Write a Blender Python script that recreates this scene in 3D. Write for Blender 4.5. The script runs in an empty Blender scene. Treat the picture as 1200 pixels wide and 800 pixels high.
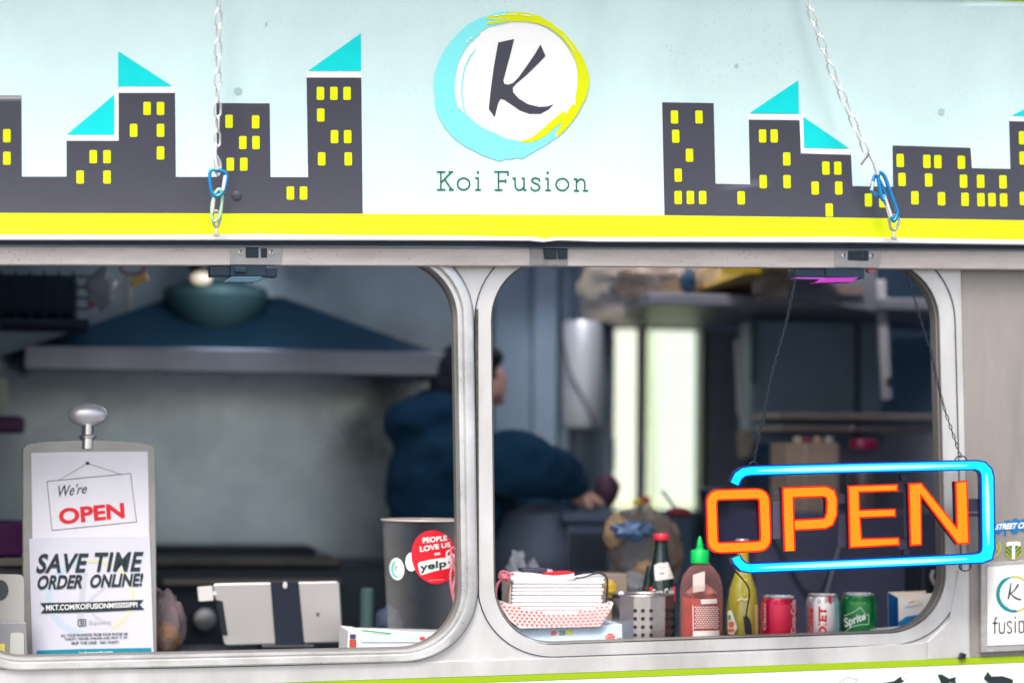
import bpy, bmesh, math, random
from mathutils import Vector, Matrix, Euler
random.seed(7)
R = math.radians
SC = bpy.context.scene
COL = SC.collection
# ---------------------------------------------------------------- camera
F = 85.0 / 36.0 * 1200.0            # focal length in photograph pixels
YAW, PITCH, ROLL = R(10.4), R(2.8), R(0.58)
CAM = Vector((0.0, -5.0, 1.60))
fwd = Vector((math.sin(YAW) * math.cos(PITCH), math.cos(YAW) * math.cos(PITCH), math.sin(PITCH)))
rgt = Vector((math.cos(YAW), -math.sin(YAW), 0.0))
up = rgt.cross(fwd)
r2 = rgt * math.cos(ROLL) + up * math.sin(ROLL)
u2 = up * math.cos(ROLL) - rgt * math.sin(ROLL)
cd = bpy.data.cameras.new('camera'); cam = bpy.data.objects.new('camera', cd); COL.objects.link(cam)
rot = Matrix((r2, u2, -fwd)).transposed()
cam.matrix_world = Matrix.Translation(CAM) @ rot.to_4x4()
cd.lens = 85; cd.sensor_width = 36; cd.clip_start = 0.1; cd.clip_end = 2000
cd.dof.use_dof = True; cd.dof.focus_distance = 5.02; cd.dof.aperture_fstop = 1.15
SC.camera = cam
# ---------------------------------------------------------------- light
SC.view_settings.view_transform = 'Standard'; SC.view_settings.look = 'None'
SC.view_settings.exposure = 1.0; SC.view_settings.gamma = 1.0
SUN_EL, SUN_AZ = R(52), R(200)     # azimuth clockwise from +Y
w = bpy.data.worlds.new('World'); SC.world = w; w.use_nodes = True
nt = w.node_tree; nt.nodes.clear()
sky = nt.nodes.new('ShaderNodeTexSky'); sky.sky_type = 'NISHITA'; sky.sun_disc = False
sky.sun_elevation = SUN_EL; sky.sun_rotation = SUN_AZ; sky.dust_density = 4.0; sky.air_density = 1.0; sky.ozone_density = 1.0
hs = nt.nodes.new('ShaderNodeHueSaturation'); hs.inputs['Saturation'].default_value = 0.85
bg = nt.nodes.new('ShaderNodeBackground'); bg.inputs[1].default_value = 0.13
wo = nt.nodes.new('ShaderNodeOutputWorld')
nt.links.new(sky.outputs[0], hs.inputs['Color']); nt.links.new(hs.outputs[0], bg.inputs[0]); nt.links.new(bg.outputs[0], wo.inputs[0])
sl = bpy.data.lights.new('sun', 'SUN'); sl.energy = 1.5; sl.angle = R(14); sl.color = (1.0, 0.95, 0.88)
so = bpy.data.objects.new('sun', sl); COL.objects.link(so)
sdir = Vector((math.sin(SUN_AZ) * math.cos(SUN_EL), math.cos(SUN_AZ) * math.cos(SUN_EL), math.sin(SUN_EL)))
so.rotation_euler = sdir.to_track_quat('Z', 'Y').to_euler()
SC.cycles.use_denoising = True
SC.cycles.max_bounces = 10; SC.cycles.diffuse_bounces = 5; SC.cycles.glossy_bounces = 4
SC.cycles.transparent_max_bounces = 16; SC.cycles.sample_clamp_indirect = 6
# ---------------------------------------------------------------- pixel -> place
def ray(px, py):
    return fwd + r2 * ((px - 600) / F) - u2 * ((py - 400) / F)
def at(px, py, Y=0.0):
    d = ray(px, py); return CAM + d * ((Y - CAM.y) / d.y)
def mpp(px, Y):                      # metres per pixel there
    return (at(px + 1, 538, Y) - at(px, 538, Y)).length
def flat(Y):
    return lambda px, py, off=0.0: at(px, py, Y - off)
def cylmap(cx, cy, rad):
    def f(px, py, off=0.0):
        d = ray(px, py); r_ = rad + off
        ox, oy = CAM.x - cx, CAM.y - cy
        a = d.x**2 + d.y**2; b = 2 * (ox * d.x + oy * d.y); c = ox**2 + oy**2 - r_**2
        dd = max(b * b - 4 * a * c, 0.0)
        return CAM + d * ((-b - math.sqrt(dd)) / (2 * a))
    return f
# ---------------------------------------------------------------- materials
def lin(c):
    if isinstance(c, str):
        c = c.lstrip('#'); c = [int(c[i:i + 2], 16) / 255 for i in (0, 2, 4)]
        c = [x / 12.92 if x <= 0.04045 else ((x + 0.055) / 1.055)**2.4 for x in c]
    return (c[0], c[1], c[2], 1.0)
MATS = {}
def mat(name, col, rough=0.5, metal=0.0, var=0.0, scale=8.0, stretch=(1, 1, 1), bump=0.0, bscale=60.0,
        trans=0.0, emit=None, es=1.0, coat=0.0, ior=1.45, alpha=1.0, specks=0.0, speckcol=(0.1, 0.11, 0.1), rvar=0.0, sss=0.0):
    if name in MATS: return MATS[name]
    m = bpy.data.materials.new(name); m.use_nodes = True; n = m.node_tree.nodes; l = m.node_tree.links
    b = n['Principled BSDF']; c = lin(col)
    b.inputs['Base Color'].default_value = c; b.inputs['Roughness'].default_value = rough
    b.inputs['Metallic'].default_value = metal; b.inputs['IOR'].default_value = ior
    b.inputs['Transmission Weight'].default_value = trans; b.inputs['Coat Weight'].default_value = coat
    b.inputs['Alpha'].default_value = alpha
    if emit is not None:
        b.inputs['Emission Color'].default_value = lin(emit); b.inputs['Emission Strength'].default_value = es
    tc = n.new('ShaderNodeTexCoord'); mp = n.new('ShaderNodeMapping'); mp.inputs['Scale'].default_value = stretch
    l.new(tc.outputs['Object'], mp.inputs[0])
    outc = None
    if var > 0 or rvar > 0:
        no = n.new('ShaderNodeTexNoise'); no.inputs['Scale'].default_value = scale; no.inputs['Detail'].default_value = 6
        no.inputs['Roughness'].default_value = 0.65; l.new(mp.outputs[0], no.inputs[0])
    if var > 0:
        mr = n.new('ShaderNodeMapRange'); mr.inputs[1].default_value = 0.3; mr.inputs[2].default_value = 0.7
        mr.inputs[3].default_value = 1 - var; mr.inputs[4].default_value = 1 + var * 0.5
        l.new(no.outputs[0], mr.inputs[0])
        vm = n.new('ShaderNodeVectorMath'); vm.operation = 'SCALE'; vm.inputs[0].default_value = c[:3]
        l.new(mr.outputs[0], vm.inputs['Scale']); outc = vm.outputs[0]
    if rvar > 0:
        mr2 = n.new('ShaderNodeMapRange'); mr2.inputs[1].default_value = 0.3; mr2.inputs[2].default_value = 0.7
        mr2.inputs[3].default_value = max(rough - rvar, 0.02); mr2.inputs[4].default_value = min(rough + rvar, 1)
        l.new(no.outputs[0], mr2.inputs[0]); l.new(mr2.outputs[0], b.inputs['Roughness'])
    if specks > 0:
        n1 = n.new('ShaderNodeTexNoise'); n1.inputs['Scale'].default_value = 190; n1.inputs['Detail'].default_value = 3
        l.new(tc.outputs['Object'], n1.inputs[0])
        n2 = n.new('ShaderNodeTexNoise'); n2.inputs['Scale'].default_value = 4; n2.inputs['Detail'].default_value = 3
        l.new(tc.outputs['Object'], n2.inputs[0])
        a1 = n.new('ShaderNodeMath'); a1.operation = 'MULTIPLY_ADD'; a1.inputs[1].default_value = 0.35
        l.new(n2.outputs[0], a1.inputs[0]); l.new(n1.outputs[0], a1.inputs[2])
        r1 = n.new('ShaderNodeMapRange'); r1.inputs[1].default_value = 0.82; r1.inputs[2].default_value = 0.93
        r1.inputs[3].default_value = 0; r1.inputs[4].default_value = specks
        l.new(a1.outputs[0], r1.inputs[0])
        mx = n.new('ShaderNodeMix'); mx.data_type = 'RGBA'; l.new(r1.outputs[0], mx.inputs[0])
        if outc: l.new(outc, mx.inputs[6])
        else: mx.inputs[6].default_value = c
        mx.inputs[7].default_value = lin(speckcol); outc = mx.outputs[2]
    if outc: l.new(outc, b.inputs['Base Color'])
    if bump > 0:
        bn = n.new('ShaderNodeTexNoise'); bn.inputs['Scale'].default_value = bscale; bn.inputs['Detail'].default_value = 5
        l.new(mp.outputs[0], bn.inputs[0])
        bp = n.new('ShaderNodeBump'); bp.inputs['Strength'].default_value = bump; bp.inputs['Distance'].default_value = 0.004
        l.new(bn.outputs[0], bp.inputs['Height']); l.new(bp.outputs[0], b.inputs['Normal'])
    MATS[name] = m; return m
def film(name, tint, opac=0.25, rough=0.08, bump=0.0, edge=0.6):
    """thin clear plastic: see-through sheet with a faint tint and a gloss"""
    m = bpy.data.materials.new(name); m.use_nodes = True; n = m.node_tree.nodes; l = m.node_tree.links; n.clear()
    o = n.new('ShaderNodeOutputMaterial'); t = n.new('ShaderNodeBsdfTransparent'); t.inputs[0].default_value = (0.93, 0.94, 0.94, 1)
    p = n.new('ShaderNodeBsdfPrincipled'); p.inputs['Base Color'].default_value = lin(tint); p.inputs['Roughness'].default_value = rough
    ms = n.new('ShaderNodeMixShader'); lw = n.new('ShaderNodeLayerWeight'); lw.inputs[0].default_value = 0.35
    ma = n.new('ShaderNodeMath'); ma.operation = 'MULTIPLY_ADD'; ma.inputs[1].default_value = edge; ma.inputs[2].default_value = opac; ma.use_clamp = True
    l.new(lw.outputs['Facing'], ma.inputs[0]); l.new(ma.outputs[0], ms.inputs[0]); l.new(t.outputs[0], ms.inputs[1]); l.new(p.outputs[0], ms.inputs[2])
    if bump:
        bn = n.new('ShaderNodeTexNoise'); bn.inputs['Scale'].default_value = 22; bn.inputs['Detail'].default_value = 4
        tc = n.new('ShaderNodeTexCoord'); l.new(tc.outputs['Object'], bn.inputs[0])
        bp = n.new('ShaderNodeBump'); bp.inputs['Strength'].default_value = bump; bp.inputs['Distance'].default_value = 0.02
        l.new(bn.outputs[0], bp.inputs['Height']); l.new(bp.outputs[0], p.inputs['Normal']); l.new(bp.outputs[0], lw.inputs['Normal'])
    l.new(ms.outputs[0], o.inputs[0]); return m
# ---------------------------------------------------------------- objects
def tag(o, label=None, cat=None, group=None, kind=None):
    if label: o['label'] = label
    if cat: o['category'] = cat
    if group: o['group'] = group
    if kind: o['kind'] = kind
    return o
def thing(name, loc, label, cat, group=None):
    o = bpy.data.objects.new(name, None); COL.objects.link(o); o.location = loc; o.empty_display_size = 0.05
    return tag(o, label, cat, group)
def link(name, me, m, parent=None):
    o = bpy.data.objects.new(name, me); COL.objects.link(o)
    if m: me.materials.clear(); me.materials.append(m)
    if parent:
        base = Vector((0, 0, 0)); p = parent
        while p: base += p.location; p = p.parent
        o.parent = parent; o.location = -base          # geometry is written in world coordinates
    return o
def recenter(o):
    """move an own-mesh object's origin to its geometry centre"""
    me = o.data; c = sum((v.co for v in me.vertices), Vector()) / max(len(me.vertices), 1)
    me.transform(Matrix.Translation(-c)); o.location = o.location + c
    for ch in o.children: ch.location = ch.location - c
    return o
def obj(name, vf, m, parent=None, smooth=False, bevel=0.0, seg=2):
    me = bpy.data.meshes.new(name); me.from_pydata([tuple(v) for v in vf[0]], [], vf[1]); me.validate()
    bm = bmesh.new(); bm.from_mesh(me); bmesh.ops.recalc_face_normals(bm, faces=bm.faces)
    if bevel > 0:
        es = [e for e in bm.edges if len(e.link_faces) == 2 and e.calc_face_angle(0) > 0.5]
        bmesh.ops.bevel(bm, geom=es, offset=bevel, segments=seg, affect='EDGES', profile=0.5, clamp_overlap=True)
    bm.to_mesh(me); bm.free()
    if smooth:
        for p in me.polygons: p.use_smooth = True
        try: me.set_sharp_from_angle(angle=R(38))
        except Exception: pass
    return link(name, me, m, parent)
def join(*vfs):
    V, Fc = [], []
    for v, f in vfs:
        k = len(V); V += list(v); Fc += [tuple(i + k for i in q) for q in f]
    return V, Fc
def box(x0, x1, y0, y1, z0, z1):
    V = [Vector(p) for p in ((x0, y0, z0), (x1, y0, z0), (x1, y1, z0), (x0, y1, z0), (x0, y0, z1), (x1, y0, z1), (x1, y1, z1), (x0, y1, z1))]
    return V, [(0, 3, 2, 1), (4, 5, 6, 7), (0, 1, 5, 4), (1, 2, 6, 5), (2, 3, 7, 6), (3, 0, 4, 7)]
def pbox(px0, py0, px1, py1, Y0, Y1):
    """box whose front face, at depth Y0, covers that part of the view"""
    xm, ym = (px0 + px1) / 2, (py0 + py1) / 2
    return box(at(px0, ym, Y0).x, at(px1, ym, Y0).x, Y0, Y1, at(xm, py1, Y0).z, at(xm, py0, Y0).z)
def turn(vf, ang, axis='Z', c=None):
    V = [Vector(v) for v in vf[0]]
    if c is None: c = sum(V, Vector()) / len(V)
    M = Matrix.Rotation(ang, 3, axis); return [M @ (v - c) + c for v in V], vf[1]
def prism(pts, depth):
    """outline given as points in space, extruded along +Y"""
    n = len(pts); V = [Vector(p) for p in pts] + [Vector(p) + Vector((0, depth, 0)) for p in pts]
    return V, [tuple(range(n)), tuple(range(2 * n - 1, n - 1, -1))] + [(i, i + n, (i + 1) % n + n, (i + 1) % n) for i in range(n)]
def pprism(pix, Y, depth): return prism([at(a, b, Y) for a, b in pix], depth)
def tube(pts, r, closed=False, seg=8):
    pts = [Vector(p) for p in pts]; n = len(pts); V, Fc = [], []
    rs = r if isinstance(r, (list, tuple)) else [r] * n
    prev = None
    for i, p in enumerate(pts):
        a = pts[i - 1] if (i > 0 or closed) else p; b = pts[(i + 1) % n] if (i < n - 1 or closed) else p
        t = (b - a).normalized()
        if prev is None:
            h = Vector((0, 0, 1)) if abs(t.z) < 0.9 else Vector((0, 1, 0)); nx = t.cross(h).normalized()
        else: nx = (prev - t * prev.dot(t)).normalized()
        prev = nx; ny = t.cross(nx)
        for k in range(seg):
            q = 2 * math.pi * k / seg; V.append(p + (nx * math.cos(q) + ny * math.sin(q)) * rs[i])
    m = n if closed else n - 1
    for i in range(m):
        for k in range(seg):
            a = i * seg + k; b = i * seg + (k + 1) % seg; j = ((i + 1) % n) * seg
            Fc.append((a, b, j + (k + 1) % seg, j + k))
    if not closed: Fc += [tuple(range(seg - 1, -1, -1)), tuple(range((n - 1) * seg, n * seg))]
    return V, Fc
def lathe(prof, cx, cy, z0, seg=40, cap=True, sq=(1, 1)):
    V, Fc = [], []
    for (r_, z) in prof:
        for k in range(seg):
            a = 2 * math.pi * k / seg; V.append(Vector((cx + r_ * math.cos(a) * sq[0], cy + r_ * math.sin(a) * sq[1], z0 + z)))
    for i in range(len(prof) - 1):
        for k in range(seg):
            a = i * seg + k; b = i * seg + (k + 1) % seg; Fc.append((a, b, b + seg, a + seg))
    if cap: Fc += [tuple(range(seg - 1, -1, -1)), tuple(range((len(prof) - 1) * seg, len(prof) * seg))]
    return V, Fc
def smooth_path(pts, n=6, closed=False):
    """Catmull-Rom through the points"""
    P = [Vector(p) for p in pts]; N = len(P); out = []
    for i in range(N if closed else N - 1):
        p0 = P[(i - 1) % N] if (closed or i > 0) else P[0]; p1 = P[i]; p2 = P[(i + 1) % N]
        p3 = P[(i + 2) % N] if (closed or i < N - 2) else P[N - 1]
        for k in range(n):
            t = k / n
            out.append(0.5 * ((2 * p1) + (p2 - p0) * t + (2 * p0 - 5 * p1 + 4 * p2 - p3) * t * t + (3 * p1 - p0 - 3 * p2 + p3) * t**3))
    if not closed: out.append(P[-1])
    return out
def blob(c, rx, ry, rz, amp=0.2, fr=3.0, seg=20, rings=14, seed=0):
    from mathutils import noise
    V, Fc = [], []; c = Vector(c)
    for i in range(rings + 1):
        th = math.pi * i / rings
        for k in range(seg):
            ph = 2 * math.pi * k / seg
            d = Vector((math.sin(th) * math.cos(ph), math.sin(th) * math.sin(ph), math.cos(th)))
            s = 1 + amp * (noise.noise(d * fr + Vector((seed * 3.1, seed, 0))) + 0.5 * noise.noise(d * fr * 2.3 + Vector((seed, 0, 5))))
            V.append(c + Vector((d.x * rx, d.y * ry, d.z * rz)) * s)
    for i in range(rings):
        for k in range(seg):
            a = i * seg + k; b = i * seg + (k + 1) % seg; Fc.append((a, b, b + seg, a + seg))
    return V, Fc
# ---------------------------------------------------------------- flat print (lettering, marks)
def decal(name, shapes, mp, off, m, parent, cut=0.0, cutx=0.0):
    """shapes: list of (verts2d in pixels, faces); laid on the surface mp at height off"""
    bm = bmesh.new()
    for k, (vs, fs) in enumerate(shapes):
        bv = [bm.verts.new((v[0], v[1], k * 0.00001)) for v in vs]
        for f in fs:
            try: bm.faces.new([bv[i] for i in f])
            except ValueError: pass
    bm.normal_update()
    bmesh.ops.triangulate(bm, faces=[f for f in bm.faces if len(f.verts) > 4])
    if cut > 0:
        ys = [v.co.y for v in bm.verts]; y = math.ceil(min(ys) / cut + 1e-6) * cut
        while y < max(ys):
            bmesh.ops.bisect_plane(bm, geom=bm.verts[:] + bm.edges[:] + bm.faces[:], plane_co=(0, y, 0), plane_no=(0, 1, 0)); y += cut
    if cutx > 0:
        xs = [v.co.x for v in bm.verts]; x = math.ceil(min(xs) / cutx + 1e-6) * cutx
        while x < max(xs):
            bmesh.ops.bisect_plane(bm, geom=bm.verts[:] + bm.edges[:] + bm.faces[:], plane_co=(x, 0, 0), plane_no=(1, 0, 0)); x += cutx
    if cut < 0:
        xs = [v.co.x for v in bm.verts]; x = min(xs) - cut
        while x < max(xs):
            bmesh.ops.bisect_plane(bm, geom=bm.verts[:] + bm.edges[:] + bm.faces[:], plane_co=(x, 0, 0), plane_no=(1, 0, 0)); x -= cut
    for v in bm.verts: v.co = mp(v.co.x, v.co.y, off + v.co.z * 5)
    bm.normal_update()
    bmesh.ops.reverse_faces(bm, faces=[f for f in bm.faces if f.normal.dot(CAM - f.calc_center_median()) < 0])
    me = bpy.data.meshes.new(name); bm.to_mesh(me); bm.free()
    return link(name, me, m, parent)
def poly(pts): return (pts, [tuple(range(len(pts)))])
def rect(cx, cy, w_, h_, k=0.13, lean=0.0):
    r_ = min(w_, h_) * k; a, b = w_ / 2, h_ / 2
    P = [(-a + r_, -b), (a - r_, -b), (a, -b + r_), (a, b - r_), (a - r_, b), (-a + r_, b), (-a, b - r_), (-a, -b + r_)]
    return poly([(cx + x + lean * y, cy + y) for x, y in P])
def ell(cx, cy, rx, ry, n=28, rot_=0): 
    return poly([(cx + rx * math.cos(a) * math.cos(rot_) - ry * math.sin(a) * math.sin(rot_), cy + rx * math.cos(a) * math.sin(rot_) + ry * math.sin(a) * math.cos(rot_)) for a in [2 * math.pi * i / n for i in range(n)]])
def ribbon(pts, w_, closed=False):
    P = [Vector((p[0], p[1], 0)) for p in pts]; n = len(P); L, Q = [], []
    ws = w_ if isinstance(w_, (list, tuple)) else [w_] * n
    for i, p in enumerate(P):
        a = P[i - 1] if (i > 0 or closed) else None; b = P[(i + 1) % n] if (i < n - 1 or closed) else None
        d1 = (p - a).normalized() if a is not None else (b - p).normalized()
        d2 = (b - p).normalized() if b is not None else d1
        n1 = Vector((-d1.y, d1.x, 0)); n2 = Vector((-d2.y, d2.x, 0)); m_ = (n1 + n2)
        m_ = m_.normalized() if m_.length > 1e-6 else n1
        s = 1 / max(m_.dot(n1), 0.45); L.append(p + m_ * ws[i] / 2 * s); Q.append(p - m_ * ws[i] / 2 * s)
    V = [(v.x, v.y) for v in L + Q]; m = n if closed else n - 1
    return V, [(i, (i + 1) % n, (i + 1) % n + n, i + n) for i in range(m)]
def arc(cx, cy, rx, ry, a0, a1, n=24):
    return [(cx + rx * math.cos(R(a0 + (a1 - a0) * i / n)), cy + ry * math.sin(R(a0 + (a1 - a0) * i / n))) for i in range(n + 1)]
def rquad(P, r_, n=6):
    """closed outline through 4 corners, rounded"""
    out = []; P = [Vector((p[0], p[1], 0)) for p in P]
    for i in range(len(P)):
        a, p, b = P[i - 1], P[i], P[(i + 1) % len(P)]
        s = p + (a - p).normalized() * r_; e = p + (b - p).normalized() * r_
        for k in range(n + 1):
            t = k / n; q = (s * (1 - t) + p * t) * (1 - t) + (p * (1 - t) + e * t) * t; out.append((q.x, q.y))
    return out
def inset(P, d):
    n = len(P); V = [Vector((p[0], p[1], 0)) for p in P]
    area = sum(V[i].x * V[(i + 1) % n].y - V[(i + 1) % n].x * V[i].y for i in range(n)); sg = 1 if area > 0 else -1
    out = []
    for i in range(n):
        d1 = (V[i] - V[i - 1]).normalized(); d2 = (V[(i + 1) % n] - V[i]).normalized()
        n1 = Vector((-d1.y, d1.x, 0)) * sg; n2 = Vector((-d2.y, d2.x, 0)) * sg; m_ = (n1 + n2).normalized()
        q = V[i] + m_ * d / max(m_.dot(n1), 0.35); out.append((q.x, q.y))
    return out
TXT = {}
def text(body, TL, TR, BR, BL, bold=0.0, spacing=1.0):
    """built-in font, fitted to a four-cornered box given in pixels"""
    key = (body, bold, spacing)
    if key not in TXT:
        cu = bpy.data.curves.new('lettering', 'FONT'); cu.body = body; cu.offset = bold; cu.resolution_u = 4; cu.space_character = spacing
        o = bpy.data.objects.new('lettering', cu); me = bpy.data.meshes.new_from_object(o)
        vs = [(v.co.x, v.co.y) for v in me.vertices]; fs = [tuple(p.vertices) for p in me.polygons]
        bpy.data.objects.remove(o); bpy.data.meshes.remove(me); bpy.data.curves.remove(cu)
        x0 = min(v[0] for v in vs); x1 = max(v[0] for v in vs); y0 = min(v[1] for v in vs); y1 = max(v[1] for v in vs)
        TXT[key] = ([((v[0] - x0) / (x1 - x0), (v[1] - y0) / (y1 - y0)) for v in vs], fs)
    uv, fs = TXT[key]; out = []
    for u, v in uv:
        v = 1 - v
        x = (TL[0] * (1 - u) + TR[0] * u) * (1 - v) + (BL[0] * (1 - u) + BR[0] * u) * v
        y = (TL[1] * (1 - u) + TR[1] * u) * (1 - v) + (BL[1] * (1 - u) + BR[1] * u) * v
        out.append((x, y))
    return out, fs
# ================================================================ materials in use
M_alu = mat('satin aluminium', (0.68, 0.675, 0.67), 0.40, 0.6, var=0.2, scale=5, stretch=(1, 1, 0.35), bump=0.08, bscale=30, rvar=0.14, specks=0.3, speckcol=(0.3, 0.28, 0.26))
M_rail = mat('weathered rail aluminium', (0.72, 0.66, 0.615), 0.5, 0.25, var=0.22, scale=9, stretch=(0.5, 1, 3), bump=0.1, bscale=90, specks=0.5, speckcol=(0.25, 0.23, 0.22))
M_sheet = mat('dull aluminium sheet', (0.31, 0.285, 0.27), 0.5, 0.4, var=0.13, scale=6, stretch=(2.5, 1, 0.5), bump=0.08, bscale=55, rvar=0.15)
M_frame = mat('window frame aluminium', (0.72, 0.72, 0.72), 0.36, 0.65, var=0.22, scale=9, specks=0.35, speckcol=(0.3, 0.29, 0.28), bump=0.08, bscale=70, rvar=0.12)
M_ledge = mat('bright ledge', (0.85, 0.84, 0.83), 0.35, 0.3, var=0.1, scale=12, stretch=(0.5, 1, 1))
M_rubber = mat('blue black rubber', (0.012, 0.03, 0.06), 0.45, var=0.3, scale=20)
M_black = mat('black plastic', (0.010, 0.014, 0.022), 0.35)
M_latch = mat('latch blue black', (0.008, 0.03, 0.055), 0.3, 0.1)
M_bluepanel = mat('pale aqua panel vinyl', (0.61, 0.81, 0.815), 0.38, coat=0.25, var=0.09, scale=5, stretch=(1, 1, 0.5), specks=0.42, speckcol=(0.3, 0.42, 0.41), bump=0.05, bscale=8)
M_white = mat('white print', (0.86, 0.89, 0.88), 0.45)
M_grey = mat('charcoal print', (0.058, 0.060, 0.085), 0.33, coat=0.3, var=0.12, scale=5)
M_yel = mat('yellow print', (0.70, 0.79, 0.0), 0.4, var=0.04, scale=6)
M_teal = mat('turquoise print', (0.0, 0.66, 0.68), 0.4, var=0.05, scale=20)
M_lteal = mat('logo aqua print', (0.22, 0.80, 0.82), 0.4)
M_green = mat('dark green print', (0.0, 0.11, 0.05), 0.5)
M_lime = mat('lime stripe vinyl', (0.27, 0.41, 0.0), 0.4)
M_lowpanel = mat('white lower panel', (0.70, 0.74, 0.78), 0.4, coat=0.2, var=0.05, scale=5)
M_ink = mat('black ink', (0.01, 0.02, 0.02), 0.5)
M_paper = mat('white paper', (0.74, 0.74, 0.80), 0.7, var=0.04, scale=14, bump=0.15, bscale=9)
M_steel = mat('galvanised steel', (0.75, 0.74, 0.73), 0.25, 0.9, var=0.1, scale=30)
M_red = mat('red print', (0.70, 0.015, 0.03), 0.4)
# ================================================================ ground
ground = obj('ground', ([Vector(p) for p in ((-300, -300, 0), (300, -300, 0), (300, 300, 0), (-300, 300, 0))], [(0, 1, 2, 3)]),
             mat('pale asphalt', (0.16, 0.16, 0.165), 0.85, var=0.3, scale=3, bump=0.4, bscale=80)); tag(ground, kind='structure')
# ================================================================ food truck shell
truck = thing('food_truck', (1.0, 1.0, 0.0), 'silver trailer food truck with yellow striped skyline awning panel and two rounded serving windows', 'food truck')
def rounded(corners, r_, n=14):
    """closed outline on the wall plane: list of (point, outward normal) in x,z"""
    out = []; N = len(corners)
    P = [Vector((c.x, c.z)) for c in corners]
    for i in range(N):
        a, p, b = P[i - 1], P[i], P[(i + 1) % N]
        da, db = (a - p).normalized(), (b - p).normalized(); ang = da.angle(db); t = r_ / math.tan(ang / 2)
        cen = p + (da + db).normalized() * (r_ / math.sin(ang / 2))
        s, e = p + da * t - cen, p + db * t - cen
        a0 = math.atan2(s.y, s.x); a1 = math.atan2(e.y, e.x); dlt = (a1 - a0 + math.pi) % (2 * math.pi) - math.pi
        for k in range(n + 1):
            q = a0 + dlt * k / n; nn = Vector((math.cos(q), math.sin(q))); out.append((cen + nn * r_, nn))
    return out
winL = [at(*p) for p in ((-46, 303), (533.5, 303.5), (540.5, 759), (-46, 771.5))]
winR = [at(*p) for p in ((575.5, 304), (1098.5, 307), (1109.5, 738.5), (580.5, 756.5))]
outL, outR = rounded(winL, 0.124), rounded(winR, 0.128)
XL, XR, ZB, ZT = -1.0, 3.3, 0.42, 2.62
def wall_with_holes():
    bm = bmesh.new(); ed = []
    def loop(pts):
        vs = [bm.verts.new(p) for p in pts]
        for i in range(len(vs)): ed.append(bm.edges.new((vs[i], vs[(i + 1) % len(vs)])))
    loop([(XL, 0, ZB), (XR, 0, ZB), (XR, 0, ZT), (XL, 0, ZT)])
    for o_ in (outL, outR): loop([(p.x + n.x * 0.002, 0, p.y + n.y * 0.002) for p, n in o_])
    bmesh.ops.triangle_fill(bm, use_beauty=True, use_dissolve=False, edges=ed)
    r_ = bmesh.ops.extrude_face_region(bm, geom=bm.faces[:])
    for v in [g for g in r_['geom'] if isinstance(g, bmesh.types.BMVert)]: v.co.y = 0.035
    bmesh.ops.recalc_face_normals(bm, faces=bm.faces)
    me = bpy.data.meshes.new('side_wall'); bm.to_mesh(me); bm.free(); return link('side_wall', me, M_alu, truck)
side_wall = wall_with_holes()
def sweep(outline, prof):
    V, Fc = [], []; n = len(outline); k = len(prof)
    for p, nn in outline:
        f_ = 1 - 0.27 * max(0, -nn.y)**3
        for u, v in prof: u *= f_; V.append(Vector((p.x + nn.x * u, -v, p.y + nn.y * u)))
    for i in range(n):
        for j in range(k):
            a = i * k + j; b = i * k + (j + 1) % k; c = ((i + 1) % n) * k
            Fc.append((a, b, c + (j + 1) % k, c + j))
    return V, Fc
prof = [(0.0, -0.045), (0.0, 0.009), (0.0015, 0.012), (0.0065, 0.012), (0.0075, 0.007), (0.0105, 0.007), (0.012, 0.013), (0.015, 0.0155), (0.030, 0.0155), (0.0335, 0.013), (0.0355, 0.009), (0.0355, -0.001), (0.003, -0.001), (0.003, -0.045)]
seam_shade = [(0.0357, -0.002), (0.0357, 0.0035), (0.0376, 0.0025), (0.0376, -0.002)]  # thin dark ring that draws the seam shadow round each frame
seal = [(-0.0035, -0.046), (-0.0035, -0.012), (-0.0005, -0.010), (-0.0005, -0.046)]
for o_ in (outL, outR):
    fr = obj('window_frame', sweep(o_, prof), M_frame, truck, smooth=True)
    obj('seam_shadow', sweep(o_, seam_shade), M_rubber, fr)
    obj('seal', sweep(o_, seal), mat('grey seal', (0.16, 0.15, 0.14), 0.5), fr)
# gap strip between the two frames
obj('mullion_strip', pprism([(556.5, 362), (560.5, 362), (561.5, 700), (558, 700)], -0.002, 0.004), mat('weathered sealant', (0.09, 0.075, 0.05), 0.8, var=0.6, scale=60), truck)
# dull aluminium sheet on the right, its seam and the pale sheet under the windows
obj('wall_sheet', pprism([(1127, 317), (1330, 319), (1330, 760), (1137.5, 770), (1137, 668), (1134, 640)], -0.004, 0.0035), M_sheet, truck, bevel=0.0008)
obj('lower_sheet', pprism([(-120, 785), (200, 783), (540, 774), (900, 763), (1083, 753), (1083, 772.4), (900, 779.5), (600, 790.5), (250, 802), (-120, 815)], -0.0045, 0.004), M_alu, truck, bevel=0.0006)
obj('lower_sheet', pprism([(1087, 752), (1112, 728), (1120, 690), (1123, 668), (1134, 668), (1135, 769.5), (1087, 772)], -0.0045, 0.004), M_alu, truck, bevel=0.0006)
for px, py in ((535, 769.5), (555, 762), (578.5, 770.5), (246, 790), (20, 793)):
    c = at(px, py, -0.0046)
    obj('rivet', lathe([(0.0001, 0.0), (0.0045, 0.0), (0.004, 0.002), (0.002, 0.003), (0.0001, 0.003)], 0, 0, 0, 12), mat('dark rivet', (0.12, 0.11, 0.10), 0.4, 0.8), truck, smooth=True)
    o = truck.children[-1]; o.data.transform(Matrix.Translation(c) @ Matrix.Rotation(R(90), 4, 'X'))
obj('bracket_clip', pprism([(1127, 764), (1133, 766), (1131, 771.5), (1124, 771)], -0.016, 0.012), M_black, truck, bevel=0.001)
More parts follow.
